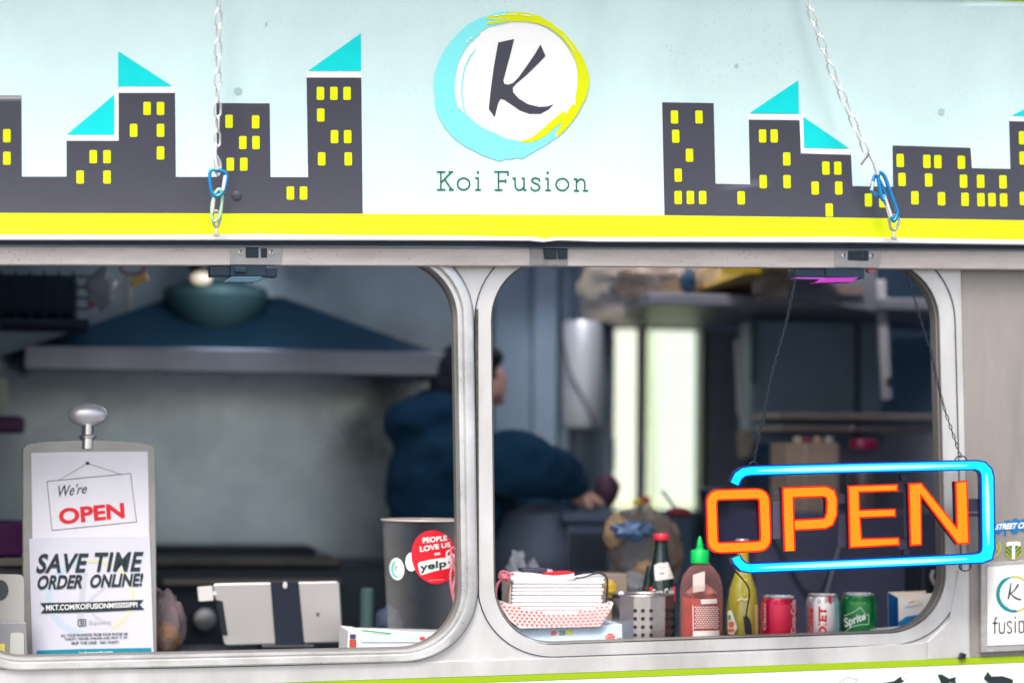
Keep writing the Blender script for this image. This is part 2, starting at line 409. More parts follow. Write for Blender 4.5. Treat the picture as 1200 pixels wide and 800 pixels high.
obj('lime_stripe', pprism([(-120, 816), (250, 802.3), (600, 791), (900, 779.8), (1330, 762.5), (1330, 770.5), (900, 787), (600, 798), (250, 809.5), (-120, 823)], -0.0065, 0.006), M_lime, truck)
low = obj('lower_panel', pprism([(-120, 823.3), (250, 809.8), (600, 798.3), (900, 787.3), (1330, 770.8), (1330, 1230), (-120, 1230)], -0.0055, 0.005), M_lowpanel, truck)
def c6(L): return [(900 + x / 4, 760 + y / 4) for x, y in L]
fish = [poly(c6([(540, 158), (590, 150), (622, 128), (628, 142), (640, 150), (600, 168), (560, 190), (520, 230), (500, 200)])),
        poly(c6([(795, 120), (815, 118), (850, 138), (882, 130), (878, 148), (886, 162), (850, 156), (830, 200), (790, 230), (812, 160)])),
        poly(c6([(1030, 105), (1048, 128), (1100, 126), (1148, 142), (1150, 175), (1100, 190), (1050, 175), (1010, 138)]))]
fl = flat(-0.0055)
for f_ in fish: decal('koi_print', [f_], fl, 0.001, M_ink, low)
decal('outline_print', [ribbon(c6([(330, 160), (372, 130), (420, 142), (390, 175), (330, 160)]), 0.7), ribbon(arc(900 + 645 / 4, 760 + 124 / 4, 3.6, 3.8, 0, 350), 0.5), ribbon(arc(900 + 780 / 4, 760 + 145 / 4, 6, 6, 60, 260), 0.5)], fl, 0.0015, mat('grey ink', (0.3, 0.32, 0.34), 0.5), low)
# rail over the windows, rubber, awning hinge ledge
rail = obj('header_rail', pprism([(-120, 287.5), (640, 290), (1330, 294), (1330, 316.5), (1124, 315), (640, 311.5), (-120, 309.8)], -0.034, 0.030), M_rail, truck, bevel=0.002)
obj('gleam_strip', pprism([(-120, 285.6), (600, 287.2), (636, 288.5), (660, 288.2), (1330, 291.8), (1330, 294.5), (640, 290.8), (-120, 288.2)], -0.044, 0.036), mat('blue grey gleam', (0.25, 0.30, 0.36), 0.35, 0.6), truck, bevel=0.0006)  # blue gleam along the rail top, built as a coloured strip
obj('rubber_seal', pprism([(-120, 281), (500, 281.4), (560, 282), (620, 281.8), (637, 284), (655, 281.5), (720, 283), (1330, 287.2), (1330, 292.2), (655, 288.4), (637, 289), (560, 287.2), (-120, 285.8)], -0.058, 0.05), M_rubber, truck, bevel=0.001)
LED = -0.082
obj('ledge', pprism([(-120, 275.2), (210, 275.3), (300, 274.2), (425, 275.8), (520, 276), (632, 277.8), (637.5, 280.2), (650, 278), (900, 277.8), (1000, 277.5), (1060, 279), (1330, 283.5), (1330, 288), (1010, 284), (700, 283), (655, 281.6), (637, 283.6), (620, 282), (560, 281.6), (425, 281.2), (-120, 280.6)], LED, 0.07), M_ledge, truck, bevel=0.0012)
obj('purple_seal_edge', pprism([(560, 281.8), (620, 281.6), (638, 283.2), (637, 284.6), (620, 282.8), (560, 282.8)], -0.070, 0.01), mat('purple film', (0.25, 0.12, 0.30), 0.4), truck)
# latches in the rail
def latch(pl, slot, screws, body, tab, tabmat):
    plate = obj('latch_plate', pprism(pl, -0.0365, 0.0035), mat('latch plate', (0.42, 0.40, 0.40), 0.4, 0.7, var=0.15, scale=40), truck, bevel=0.0006)
    for s in slot: obj('slot', pprism(s, -0.0385, 0.003), M_latch, plate, bevel=0.0008)
    for (x, y) in screws:
        c = at(x, y, -0.0368)
        vf = lathe([(0.0001, 0), (0.0062, 0), (0.0058, 0.0016), (0.004, 0.0022), (0.0036, 0.0010), (0.0001, 0.0008)], 0, 0, 0, 18)
        o = obj('screw', vf, M_steel, plate, smooth=True); o.data.transform(Matrix.Translation(c) @ Matrix.Rotation(R(90), 4, 'X'))
        obj('screw_slot', join(box(c.x - 0.0030, c.x + 0.0030, c.y - 0.0026, c.y - 0.0010, c.z - 0.0007, c.z + 0.0007), box(c.x - 0.0007, c.x + 0.0007, c.y - 0.0027, c.y - 0.0010, c.z - 0.0030, c.z + 0.0030)), M_black, plate)
    lt = thing('latch', at(*pl[0], -0.02), *(('black folding latch hanging below the rail over the left window', 'latch') if pl[0][0] < 500 else ('black folding latch with magenta reflection painted on its tab under the rail over the right window', 'latch')), group='latches on the header rail')
    obj('latch_body', join(*[pbox(*b) for b in body]), M_latch, lt, bevel=0.0015)
    obj('latch_tab', pprism(tab, -0.050, 0.035), tabmat, lt, bevel=0.0006)
latch([(270, 288.5), (331, 288.8), (330, 310.4), (269.5, 310)], [[(288, 290), (303, 290), (303, 302), (288, 302)], [(305.5, 291), (313, 291), (313, 302), (306, 302)]],
      [(282.5, 296), (318.3, 296)], [(246, 311.5, 270, 323, -0.03, 0.03), (270, 310.6, 312, 323.5, -0.036, 0.03), (275, 313, 289, 319, -0.045, 0), (311, 314, 325, 324, -0.03, 0.02)], [(262, 330.5), (272, 324), (305, 324), (310, 326), (298, 330.5)], mat('blue grey tab', (0.06, 0.14, 0.20), 0.3, 0.3))
latch([(979, 292.8), (1033, 293.3), (1030, 313.8), (978.5, 313)], [[(994, 294), (1011, 294), (1011, 305.5), (994, 305)], [(1011.5, 294), (1018, 294), (1018, 305.5), (1011.5, 305.5)]],
      [(989.3, 300), (1022, 300.4)], [(932, 315, 968, 324.5, -0.03, 0.03), (968, 314.3, 1008, 325, -0.036, 0.03), (1006, 315, 1013, 326, -0.034, 0.02)], [(955, 331.5), (966, 325.4), (1007, 325), (998, 330.5)], mat('magenta reflection tint', (0.36, 0.03, 0.37), 0.3, 0.2))  # magenta reflection under this latch is put into the tab colour
pf = obj('purple_film', pprism([(931, 324.8), (968, 325.2), (966, 327), (931, 326.4)], -0.034, 0.03), mat('violet film', (0.35, 0.08, 0.45), 0.3), truck)
pk = obj('pink_bumper', pprism([(1017, 314.5), (1027, 314.8), (1026, 319), (1020, 319.5), (1017, 318)], -0.02, 0.02), mat('pink rubber', (0.55, 0.25, 0.25), 0.6), truck, bevel=0.002)
md = obj('joint_plate', pprism([(621, 291), (666, 291.5), (665, 311.2), (621, 310.5)], -0.0365, 0.0035), mat('joint grey', (0.36, 0.34, 0.34), 0.45, 0.6, var=0.2, scale=50), truck, bevel=0.0006)
for a, b in ((637.5, 652.5), (654, 665)):
    obj('rubber_block', pprism([(a, 291.2), (b, 291.4), (b, 303), (a + 1, 303)], -0.044, 0.009), M_latch, md, bevel=0.0012)
# ---------------------------------------------------------------- awning panel, curved outwards towards its top
ZP = at(600, 276, -0.06).z
KC = 0.5
def panel(px, py, off=0.0):
    Y = -0.06
    for _ in range(12):
        h = max(at(px, py, Y).z - ZP, -0.05); Y = -0.06 - KC * h * h - off
    return at(px, py, Y)
pan = decal('awning_panel', [poly([(-130, 277.5), (1340, 286), (1340, 6.5), (1100, -0.6), (-130, -34)])], panel, 0.0, M_bluepanel, truck, cut=8, cutx=70)
sm = pan.modifiers.new('thickness', 'SOLIDIFY'); sm.thickness = 0.012; sm.offset = -1
for p in pan.data.polygons: p.use_smooth = True
def prt(name, shapes, off, m, cut=8):
    for sh in shapes:
        o = decal(name, [sh], panel, off, m, pan, cut=cut, cutx=70)
        for p in o.data.polygons: p.use_smooth = True
        off += 0.000004
    return o
prt('edge_trim', [poly([(-130, -34.5), (1100, -1.0), (1340, 6.2), (1340, -6), (-130, -46)])], 0.002, M_lime)
skyL = [(-130, 112), (25, 112), (25.6, 207), (78, 207), (78, 165), (139, 165), (139, 109), (205, 109), (206, 207.3), (254.5, 207.3), (253.5, 121), (316, 121.3), (317, 207.5), (361, 207.7), (359.3, 91), (423.3, 91.3), (425, 250.3), (-130, 249)]
skyR = [(776, 120), (836.3, 121), (838.5, 215.3), (879, 216), (877.5, 140.5), (937, 141.3), (938.5, 179.8), (997.3, 181.5), (999, 218), (1046.5, 219), (1046, 170.5), (1137.3, 173.3), (1139, 197), (1184, 198), (1182.6, 142), (1340, 145), (1340, 260.5), (1100, 256.3), (778.7, 252)]
prt('roof_outline', [ribbon([(141, 105), (205, 105)], 8), ribbon([(78, 161.5), (136.5, 161.5), (136.5, 105)], 7), ribbon([(359, 87), (424, 87)], 8), ribbon([(877, 137), (939, 137.3), (939.5, 177), (997, 178.3)], 6.5), ribbon([(1183, 139), (1340, 142)], 6)], 0.0006, M_white)
prt('skyline', [poly(skyL), poly(skyR)], 0.0010, M_grey)
prt('roof', [poly([(138.5, 60), (202, 101.3), (138.5, 101.3)]), poly([(134, 111), (134, 158), (78, 158)]), poly([(423, 39), (423, 83.5), (361, 83.3)]), poly([(935.6, 94), (936.3, 133.4), (878.5, 132.6)]), poly([(941.3, 137), (995.5, 174), (942.3, 173.3)]), poly([(1184.5, 136), (1340, 139), (1340, 60)])], 0.0012, M_teal)
wl = [(22, 325), (22, 397), (298, 392), (342, 392), (256, 457), (342, 457), (470, 238), (513, 238), (427, 308), (513, 308), (513, 380), (732, 279), (817, 281), (776, 347), (818, 347), (736, 416), (779, 416), (1024, 190), (1067, 190), (1109, 190), (1025, 259), (1069, 328), (1111, 328), (1028, 399), (1113, 399), (928, 508), (970, 508)]
wr = [(57, 104), (137, 104), (61, 167), (106, 229), (69, 294), (69, 367), (109, 367), (149, 367), (345, 166), (383, 166), (424, 241), (347, 315), (425, 315), (275, 368), (552, 271), (591, 271), (517, 336), (594, 336), (563, 408), (691, 375), (738, 378), (795, 246), (882, 249), (918, 250), (995, 252), (801, 308), (888, 310), (1002, 314), (1058, 314), (1131, 316), (843, 368), (930, 371), (1007, 373), (1059, 374), (1095, 374), (1133, 375), (1195, 172), (1197, 238), (1198, 370)]
prt('skyline_window', [rect(x / 2.727, 40 + y / 2.727, 8.8, 15.4) for x, y in wl] + [rect(770 + x / 2.79, 100 + y / 2.79, 8.6, 15.4, lean=0.02) for x, y in wr], 0.0018, M_yel)
prt('yellow_band', [poly([(-130, 249.3), (425, 250.6), (778, 252.4), (1100, 256.6), (1340, 260.8), (1340, 284.5), (1050, 281), (1000, 279), (640, 280), (-130, 275.6)])], 0.0014, M_yel)
def c1(L): return [(490 + x / 5.44, y / 5.44) for x, y in L]
def c2(L): return [(500 + x / 5.714, 100 + y / 5.714) for x, y in L]
prt('logo_disc', [ell(600, 101, 80, 78, 48)], 0.0008, M_white)
teal = c1([(585, 72), (500, 84), (400, 115), (320, 155), (250, 215), (180, 300), (130, 390), (104, 480), (98, 560), (108, 640)]) + \
       c2([(52, 120), (75, 200), (120, 280), (180, 352), (255, 408), (320, 440), (345, 452), (372, 468), (430, 488), (488, 508), (530, 492), (570, 494), (605, 483), (640, 492), (700, 455), (780, 410), (868, 352), (862, 322), (880, 300), (908, 248), (862, 285), (830, 312), (790, 345), (740, 372), (690, 384), (620, 372), (540, 358), (490, 338), (460, 318), (430, 310), (360, 275), (300, 228), (268, 196), (240, 175), (212, 150), (195, 100), (189, 40)]) + \
       c1([(232, 560), (240, 470), (262, 390), (300, 315), (340, 262), (385, 212), (450, 172), (520, 158), (582, 141)])
prt('logo_ring_aqua', [poly(teal), ribbon(c1([(372, 315), (330, 360), (295, 440), (280, 530), (278, 600), (288, 680), (300, 735)]), 1.6), ribbon(c1([(395, 212), (372, 238), (340, 268)]), 1.8)], 0.0015, M_lteal)
yel = c1([(445, 105), (520, 96), (600, 76), (680, 80), (735, 92), (780, 106), (800, 122), (850, 145), (870, 170), (920, 200), (960, 245), (1000, 290), (1022, 330), (1045, 355), (1075, 430), (1092, 500), (1087, 560), (1072, 620)]) + \
      c2([(1052, 110), (1020, 175), (980, 235), (930, 295), (872, 350), (868, 320), (910, 246), (850, 290), (800, 335), (740, 368), (690, 384), (622, 382), (650, 368), (690, 358), (730, 330), (790, 280), (850, 225), (918, 174), (935, 190), (950, 165), (975, 128), (995, 132), (998, 60)]) + \
      c1([(1008, 600), (1018, 500), (1014, 440), (1000, 380), (960, 300), (900, 225), (830, 175), (760, 150), (680, 138), (590, 137), (430, 160), (450, 142), (560, 120), (435, 124)])
prt('logo_ring_yellow', [poly(yel)], 0.0020, M_yel)
prt('logo_brush_gap', [ribbon(c1([(485, 102), (510, 100)]), 1.4), ribbon(c1([(530, 96), (560, 92)]), 1.2), ribbon(c1([(580, 93), (640, 92)]), 0.9), ribbon(c1([(660, 96), (720, 104)]), 1.1), ribbon(c1([(305, 270), (318, 262)]), 1.6), ribbon(c1([(325, 250), (345, 240)]), 1.4), ribbon(c1([(575, 125), (470, 122)]), 0.5), ribbon(c1([(925, 225), (1000, 330)]), 0.35)], 0.0025, M_white)
Kp = [(510, 272), (612, 250), (590, 340), (543, 515), (550, 535), (575, 541), (605, 530), (640, 495), (690, 425), (745, 345), (780, 285), (812, 358), (760, 412), (690, 480), (625, 535), (603, 560), (606, 590), (640, 628), (700, 665), (770, 682), (820, 680), (864, 666), (830, 700), (780, 727), (710, 727), (650, 706), (590, 665), (550, 637), (525, 632), (510, 660), (488, 748), (450, 695), (462, 580), (482, 430)]
prt('logo_letter', [poly(c1(Kp))], 0.0014, M_grey)
S = []
def st(*pts, w_=1.75): S.append(ribbon(c2(pts), w_))
st((95, 580), (95, 698)); st((68, 580), (126, 580)); st((68, 699), (126, 699)); st((164, 582), (100, 648)); st((146, 580), (178, 580)); st((122, 630), (166, 697)); st((148, 699), (182, 699))
S.append(ribbon(c2(arc(247, 660, 41, 39, 0, 346, 22)), 1.75, closed=True))
st((345, 622), (345, 698)); st((324, 621), (350, 621)); st((325, 700), (363, 700)); S.append(ell(*c2([(343, 583)])[0], 1.5, 1.5, 10))
st((481, 580), (481, 700)); st((452, 579), (545, 579), (545, 605)); st((484, 640), (530, 640)); st((529, 630), (529, 652)); st((455, 701), (508, 701))
st((574, 623), (592, 623), (592, 668), (598, 690), (614, 702), (634, 698), (650, 680)); st((636, 623), (652, 623), (652, 701), (669, 701))
st((758, 645), (752, 628), (730, 619), (708, 626), (704, 642), (722, 655), (746, 663), (758, 680), (750, 699), (726, 706), (704, 698), (698, 680))
st((812, 624), (812, 702)); st((793, 624), (817, 624)); st((794, 703), (832, 703)); S.append(ell(*c2([(810, 585)])[0], 1.5, 1.5, 10))
S.append(ribbon(c2(arc(908, 664, 42, 40, 0, 346, 22)), 1.75, closed=True))
st((984, 628), (1003, 628), (1003, 705)); st((1004, 652), (1016, 634), (1036, 626), (1053, 636), (1059, 656), (1059, 705)); st((985, 706), (1022, 706)); st((1044, 706), (1082, 706))
bnd = [0, 185, 300, 370, 560, 680, 775, 845, 960, 1200]
for a, b in zip(bnd, bnd[1:]):
    g = [q for q in S if a <= (sum(v[0] for v in q[0]) / len(q[0]) - 500) * 5.714 < b]
    decal('letter', g, panel, 0.0014, M_green, pan, cut=8)
prt('dimple_mark', [ell(863, 77, 2.6, 2.6, 14), ell(1103, 131, 4, 4, 16), ell(312, 28, 1.6, 2.2, 10), ell(279, 107, 5, 4.5, 14)], 0.0007, mat('dimple shade aqua', (0.40, 0.56, 0.56), 0.5))  # dimples in the panel, their shading drawn as flat darker discs
#prt('vinyl_seam', [ribbon([(319.5, -20), (322.5, 249)], 0.5), ribbon([(1112, 0), (1118, 256)], 0.5)], 0.0021, mat('vinyl seam', (0.36, 0.44, 0.45), 0.4))
# old bolt heads showing through the panel
for px, py, s in ((277, 229, 0.010),):
    c = panel(px, py, 0.0015)
    o = obj('bolt_dimple', lathe([(0.0001, 0), (s, 0), (s * 0.9, 0.003), (s * 0.4, 0.0045), (0.0001, 0.0045)], 0, 0, 0, 18), M_grey if s == 0.010 else M_bluepanel, pan, smooth=True)
    o.data.transform(Matrix.Translation(c) @ Matrix.Rotation(R(95), 4, 'X'))
# ---------------------------------------------------------------- rest of the shell
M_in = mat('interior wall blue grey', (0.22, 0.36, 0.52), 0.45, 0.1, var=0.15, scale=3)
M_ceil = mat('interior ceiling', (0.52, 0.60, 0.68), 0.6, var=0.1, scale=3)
# roof and ceiling round an unseen vent added to let daylight in
HX0, HX1, HY0, HY1 = 0.95, 2.65, 0.40, 1.5
def holed(x0, x1, y0, y1, z0, z1): return join(box(x0, HX0, y0, y1, z0, z1), box(HX1, x1, y0, y1, z0, z1), box(HX0, HX1, y0, HY0, z0, z1), box(HX0, HX1, HY1, y1, z0, z1))
obj('roof', holed(XL, XR, 0.0, 2.05, 2.62, 2.70), M_alu, truck)
obj('ceiling', holed(XL + .03, XR - .03, 0.036, 1.99, 2.30, 2.33), M_ceil, truck)
obj('added_vent_shaft', join(box(HX0 - .01, HX0 - .001, HY0, HY1, 2.331, 2.619), box(HX1 + .001, HX1 + .01, HY0, HY1, 2.331, 2.619), box(HX0, HX1, HY0 - .01, HY0 - .001, 2.331, 2.619), box(HX0, HX1, HY1 + .001, HY1 + .01, 2.331, 2.619)), M_white, truck)
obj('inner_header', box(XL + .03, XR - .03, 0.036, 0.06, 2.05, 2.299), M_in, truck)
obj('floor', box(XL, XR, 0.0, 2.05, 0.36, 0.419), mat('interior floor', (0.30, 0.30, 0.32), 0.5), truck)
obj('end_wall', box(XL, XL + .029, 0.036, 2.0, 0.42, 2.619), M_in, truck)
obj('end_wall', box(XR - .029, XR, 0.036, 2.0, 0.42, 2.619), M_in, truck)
YB = 2.0
wa, wb = at(716, 385, YB), at(822, 597, YB)
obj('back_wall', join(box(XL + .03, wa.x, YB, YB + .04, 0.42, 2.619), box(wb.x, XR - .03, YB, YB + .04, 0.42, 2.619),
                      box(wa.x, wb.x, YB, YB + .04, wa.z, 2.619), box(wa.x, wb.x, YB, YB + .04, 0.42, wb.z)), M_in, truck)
for k in (-0.3, 2.3):
    wh = obj('wheel', lathe([(0.12, -0.1), (0.33, -0.1), (0.36, -0.06), (0.36, 0.06), (0.33, 0.1), (0.12, 0.1)], 0, 0, 0, 36), mat('tyre rubber', (0.02, 0.02, 0.02), 0.8), truck, smooth=True)
    wh.data.transform(Matrix.Translation((k, 0.35, 0.36)) @ Matrix.Rotation(R(90), 4, 'X'))
# far window: frame, centre post and two pale obscured panes lit by the sky and the added building
def translucent(name, c, c2_=None):
    m = bpy.data.materials.new(name); m.use_nodes = True; n = m.node_tree.nodes; l = m.node_tree.links; n.clear()
    o = n.new('ShaderNodeOutputMaterial'); t = n.new('ShaderNodeBsdfTranslucent'); d = n.new('ShaderNodeBsdfDiffuse'); x = n.new('ShaderNodeMixShader'); x.inputs[0].default_value = 0.15
    t.inputs[0].default_value = lin(c); d.inputs[0].default_value = lin(c)
    l.new(t.outputs[0], x.inputs[1]); l.new(d.outputs[0], x.inputs[2]); tr = n.new('ShaderNodeBsdfTransparent'); tr.inputs[0].default_value = lin(c); y = n.new('ShaderNodeMixShader'); y.inputs[0].default_value = 0.85
    l.new(x.outputs[0], y.inputs[1]); l.new(tr.outputs[0], y.inputs[2]); l.new(y.outputs[0], o.inputs[0]); return m
fw = obj('far_window', join(pbox(716, 383, 720, 600, YB - .02, YB - .001), pbox(747, 383, 757.5, 600, YB - .02, YB - .001), pbox(716, 380, 822, 386, YB - .022, YB - .001)), mat('far window frame', (0.20, 0.22, 0.27), 0.4), truck)
p0, p1 = at(718, 387, YB + .02), at(749, 597, YB + .02)
obj('pane', box(p0.x, p1.x, YB + .02, YB + .024, p1.z, p0.z), translucent('cream obscured glass', (0.97, 0.98, 0.93)), fw)
p0, p1 = at(754, 387, YB + .02), at(822, 597, YB + .02)
obj('pane', box(p0.x, p1.x, YB + .02, YB + .024, p1.z, p0.z), translucent('pale green obscured glass', (0.90, 0.96, 0.92)), fw)
obj('shade_edge', pprism([(757, 388), (767, 388), (770, 595), (760, 595)], YB + .012, 0.003), translucent('cream blind', (0.96, 0.96, 0.86)), fw)
outb = thing('added_building', (0, 8, 0), 'pale building added behind the far window to brighten its panes', 'building')  # added outside as a bright surface behind the far panes
obj('wall', box(-8, 14, 8.0, 8.3, 0.0, 6.5), mat('white render wall', (0.80, 0.82, 0.76), 0.7, var=0.06, scale=2), outb)
obj('roof', box(-8.2, 14.2, 7.8, 8.6, 6.5, 6.7), M_grey, outb)
obj('plinth', box(-8, 14, 7.97, 7.999, 0.0, 1.35), mat('yellow green wall base', (0.72, 0.76, 0.36), 0.7), outb)
# counter inside under the windows
SILL = at(820, 748, 0.0).z
CZ = SILL - 0.055
counter = obj('counter', box(XL + .03, XR - .03, 0.037, 0.62, CZ - 0.04, CZ), mat('dark counter', (0.05, 0.055, 0.07), 0.35, 0.3), truck)
def sit(px, Y): return at(px, 600, Y).x, Y, CZ
# ================================================================ cooking side (left half)
M_stain = mat('brushed stainless', (0.46, 0.56, 0.63), 0.33, 0.97, var=0.30, scale=2.2, bump=0.55, bscale=3.5, rvar=0.14)
M_hooddk = mat('dark hood enamel', (0.012, 0.055, 0.10), 0.5, 0.0, var=0.2, scale=4)
M_navy = mat('navy enamel', (0.012, 0.045, 0.09), 0.5)
b0, b1 = at(-40, 430, 1.97), at(592, 660, 1.97)
obj('backsplash', box(b0.x, b1.x, 1.975, 1.995, b1.z - 0.1, b0.z + .55), M_stain, truck)
hood = thing('range_hood', at(280, 420, 1.3), 'large dark canopy range hood with a stainless front lip behind the left window', 'range hood')
l0, l1 = at(28, 422, 1.25), at(540, 422, 1.25); lz0, lz1 = at(280, 437, 1.25).z, at(280, 408, 1.25).z
obj('front_lip', box(l0.x, l1.x, 1.25, 1.28, lz0, lz1), mat('hood lip steel', (0.23, 0.255, 0.33), 0.32, 0.8, var=0.3, scale=4, stretch=(1, 1, 0.3)), hood, bevel=0.004)
t0, t1 = at(205, 350, 1.55), at(330, 350, 1.55); tz = at(270, 347, 1.5).z
V = [Vector(p) for p in ((l0.x - .06, 1.285, lz1 - .03), (l1.x + .03, 1.285, lz1 - .03), (l1.x + .03, 1.97, lz1 - .03), (l0.x - .06, 1.97, lz1 - .03), (t0.x, 1.5, tz), (t1.x, 1.5, tz), (t1.x, 1.9, tz), (t0.x, 1.9, tz))]
obj('canopy', (V, [(4, 5, 6, 7), (0, 1, 5, 4), (1, 2, 6, 5), (2, 3, 7, 6), (3, 0, 4, 7)]), M_hooddk, hood)
for sx_ in (l0.x - .02, l1.x): obj('side_plate', box(sx_, sx_ + .02, 1.285, 1.97, lz0 + .01, lz1 - .031), M_hooddk, hood)
obj('duct', lathe([(0.035, -0.085), (0.06, -0.075), (0.10, -0.04), (0.13, -0.005), (0.14, 0.015), (0.135, 0.035), (0.06, 0.06), (0.055, 0.40)], (t0.x + t1.x) / 2 - .04, 1.45, tz - 0.02, 32), mat('teal duct', (0.09, 0.19, 0.21), 0.45, 0.2), hood, smooth=True)
lc = at(236, 326, 1.30)
lamp = thing('jar_lamp', lc, 'small lit glass jar lamp glowing warm white in front of the hood duct', 'lamp')
obj('lamp_glass', blob(lc, 0.028, 0.028, 0.018, amp=0.0, seg=20, rings=12), mat('lit lamp glass', (0.9, 0.85, 0.75), 0.3, emit=(1.0, 0.78, 0.55), es=0.22), lamp, smooth=True)
obj('lamp_base', lathe([(0.03, 0.018), (0.035, 0.03), (0.035, 0.05), (0.01, 0.055), (0.01, 0.16)], lc.x, lc.y, lc.z, 20), M_black, lamp, smooth=True)
pl = bpy.data.lights.new('lamp_light', 'POINT'); pl.energy = 1.2; pl.shadow_soft_size = 0.12; pl.color = (0.90, 0.94, 1.0)
po = bpy.data.objects.new('lamp_light', pl); COL.objects.link(po); po.parent = lamp; po.location = (0.10, -0.25, 0.02)
# griddle line under the hood
rg = thing('griddle', at(280, 660, 1.3), 'long dark flat griddle range under the stainless splash wall', 'griddle')
obj('body', pbox(40, 664, 505, 860, 1.30, 1.94), mat('griddle dark', (0.03, 0.045, 0.06), 0.45, 0.3), rg, bevel=0.01)
obj('cooktop', join(pbox(44, 653, 398, 663, 1.28, 1.90)), mat('griddle plate', (0.10, 0.085, 0.08), 0.4, 0.5, var=0.4, scale=9), rg, bevel=0.004)
obj('front_rail', pbox(190, 678, 400, 686, 1.22, 1.25), mat('rail warm steel', (0.22, 0.19, 0.17), 0.4, 0.6), rg, bevel=0.004)
kc = at(240, 725, 1.27)
kn = obj('knob', lathe([(0.0001, 0), (0.03, 0.0), (0.027, 0.02), (0.0001, 0.022)], 0, 0, 0, 24), M_steel, rg, smooth=True)
kn.data.transform(Matrix.Translation(kc) @ Matrix.Rotation(R(90), 4, 'X'))
ct = tag(obj('cooking_pan', join(pbox(170, 640, 372, 654, 1.5, 1.75)), mat('pan black', (0.015, 0.02, 0.028), 0.4, 0.3), None, bevel=0.02), 'low dark covered pan resting on the griddle below the splash wall', 'pan'); recenter(ct)
# hooks and shelf of dark tubs top left
sh = thing('wall_rack', at(40, 340, 1.1), 'dark wire storage rack high at the left behind the poster board', 'rack')
obj('shelf', pbox(-60, 372, 105, 379, 0.95, 1.35), M_navy, sh, bevel=0.003)
for k in range(9): obj('wire', tube([at(-50 + k * 17, 318, 0.96), at(-50 + k * 17, 372, 0.96)], 0.003), mat('dark wire', (0.03, 0.05, 0.08), 0.4, 0.5), sh)
for k in range(4): obj('wire', tube([at(-60, 322 + k * 13, 0.95), at(104, 324 + k * 12.5, 0.95)], 0.003), MATS['dark wire'], sh)
tb = tag(obj('storage_tub', pbox(-50, 322, 92, 371, 1.0, 1.3), M_navy, None, bevel=0.015), 'large navy storage tub sitting in the rack high at the left', 'tub'); recenter(tb)
def bag(name, c, rx, ry, rz, m, label, cat='bag', seed=1, amp=0.24, fr=2.0, group=None):
    o = obj(name, blob(c, rx, ry, rz, amp, fr, 28, 18, seed), m, None, smooth=True); tag(o, label, cat, group); return recenter(o)
F_bag = film('clear crinkled plastic', (0.50, 0.44, 0.38), 0.12, 0.12, bump=0.4)
F_bag2 = film('grey crinkled plastic', (0.30, 0.32, 0.36), 0.40, 0.15, bump=0.4)
bag('plastic_bag', at(118, 338, 0.95), 0.035, 0.03, 0.05, F_bag2, 'grey plastic bag hanging at the end of the wire rack', seed=2)
bag('plastic_bag', at(148, 344, 0.93), 0.014, 0.014, 0.045, F_bag, 'thin twisted clear bag hanging next to the yellow tag', seed=3)
yt = tag(obj('yellow_tag', turn(pbox(153, 322, 174, 333, 0.9, 0.915), R(-22), 'Y'), mat('warm yellow plastic', (0.75, 0.55, 0.16), 0.4), None, bevel=0.005), 'small warm yellow tag hanging under the header rail', 'tag'); recenter(yt)
pt = tag(obj('red_ring', tube([at(155 + 14 * math.cos(a), 314 + 7 * math.sin(a), 0.9) for a in [i * math.pi / 8 for i in range(16)]], 0.003, True), mat('dull red plastic', (0.35, 0.03, 0.08), 0.4), None, smooth=True), 'thin dull red ring hanging above the yellow tag', 'ring'); recenter(pt)
pb = tag(obj('pink_clip', pbox(103, 353, 110, 361, 0.93, 0.95), mat('dull pink', (0.40, 0.06, 0.13), 0.5), None, bevel=0.003), 'tiny pink clip at the lower corner of the wire rack', 'clip'); recenter(pb)
wt = tag(obj('label_card', pbox(-8, 443, 8, 491, 1.2, 1.21), mat('cream card', (0.55, 0.60, 0.50), 0.6), None, bevel=0.002), 'cream card standing at the far left edge of the window', 'card'); recenter(wt)
pc = tag(obj('purple_tub', pbox(-30, 487, 28, 507, 1.1, 1.3), mat('dull purple', (0.10, 0.03, 0.12), 0.5), None, bevel=0.01), 'small dull purple tub at the far left edge under the cream card', 'tub'); recenter(pc)
# shelf and purple box low left
ls = thing('side_shelf', at(0, 655, 0.7), 'pale shelf edge behind the clear bin at the far left', 'shelf')
obj('board', pbox(-60, 654, 40, 663, 0.55, 0.95), mat('cream laminate', (0.42, 0.39, 0.32), 0.5), ls, bevel=0.003)
obj('panel', pbox(-60, 664, 36, 690, 0.58, 0.62), mat('grey laminate', (0.28, 0.28, 0.28), 0.5), ls, bevel=0.003)
pu = tag(obj('purple_box', pbox(-40, 612, 27, 652, 0.60, 0.85), mat('deep purple', (0.16, 0.02, 0.17), 0.5, var=0.1), None, bevel=0.006), 'deep purple box on the pale shelf left of the poster board', 'box'); recenter(pu)
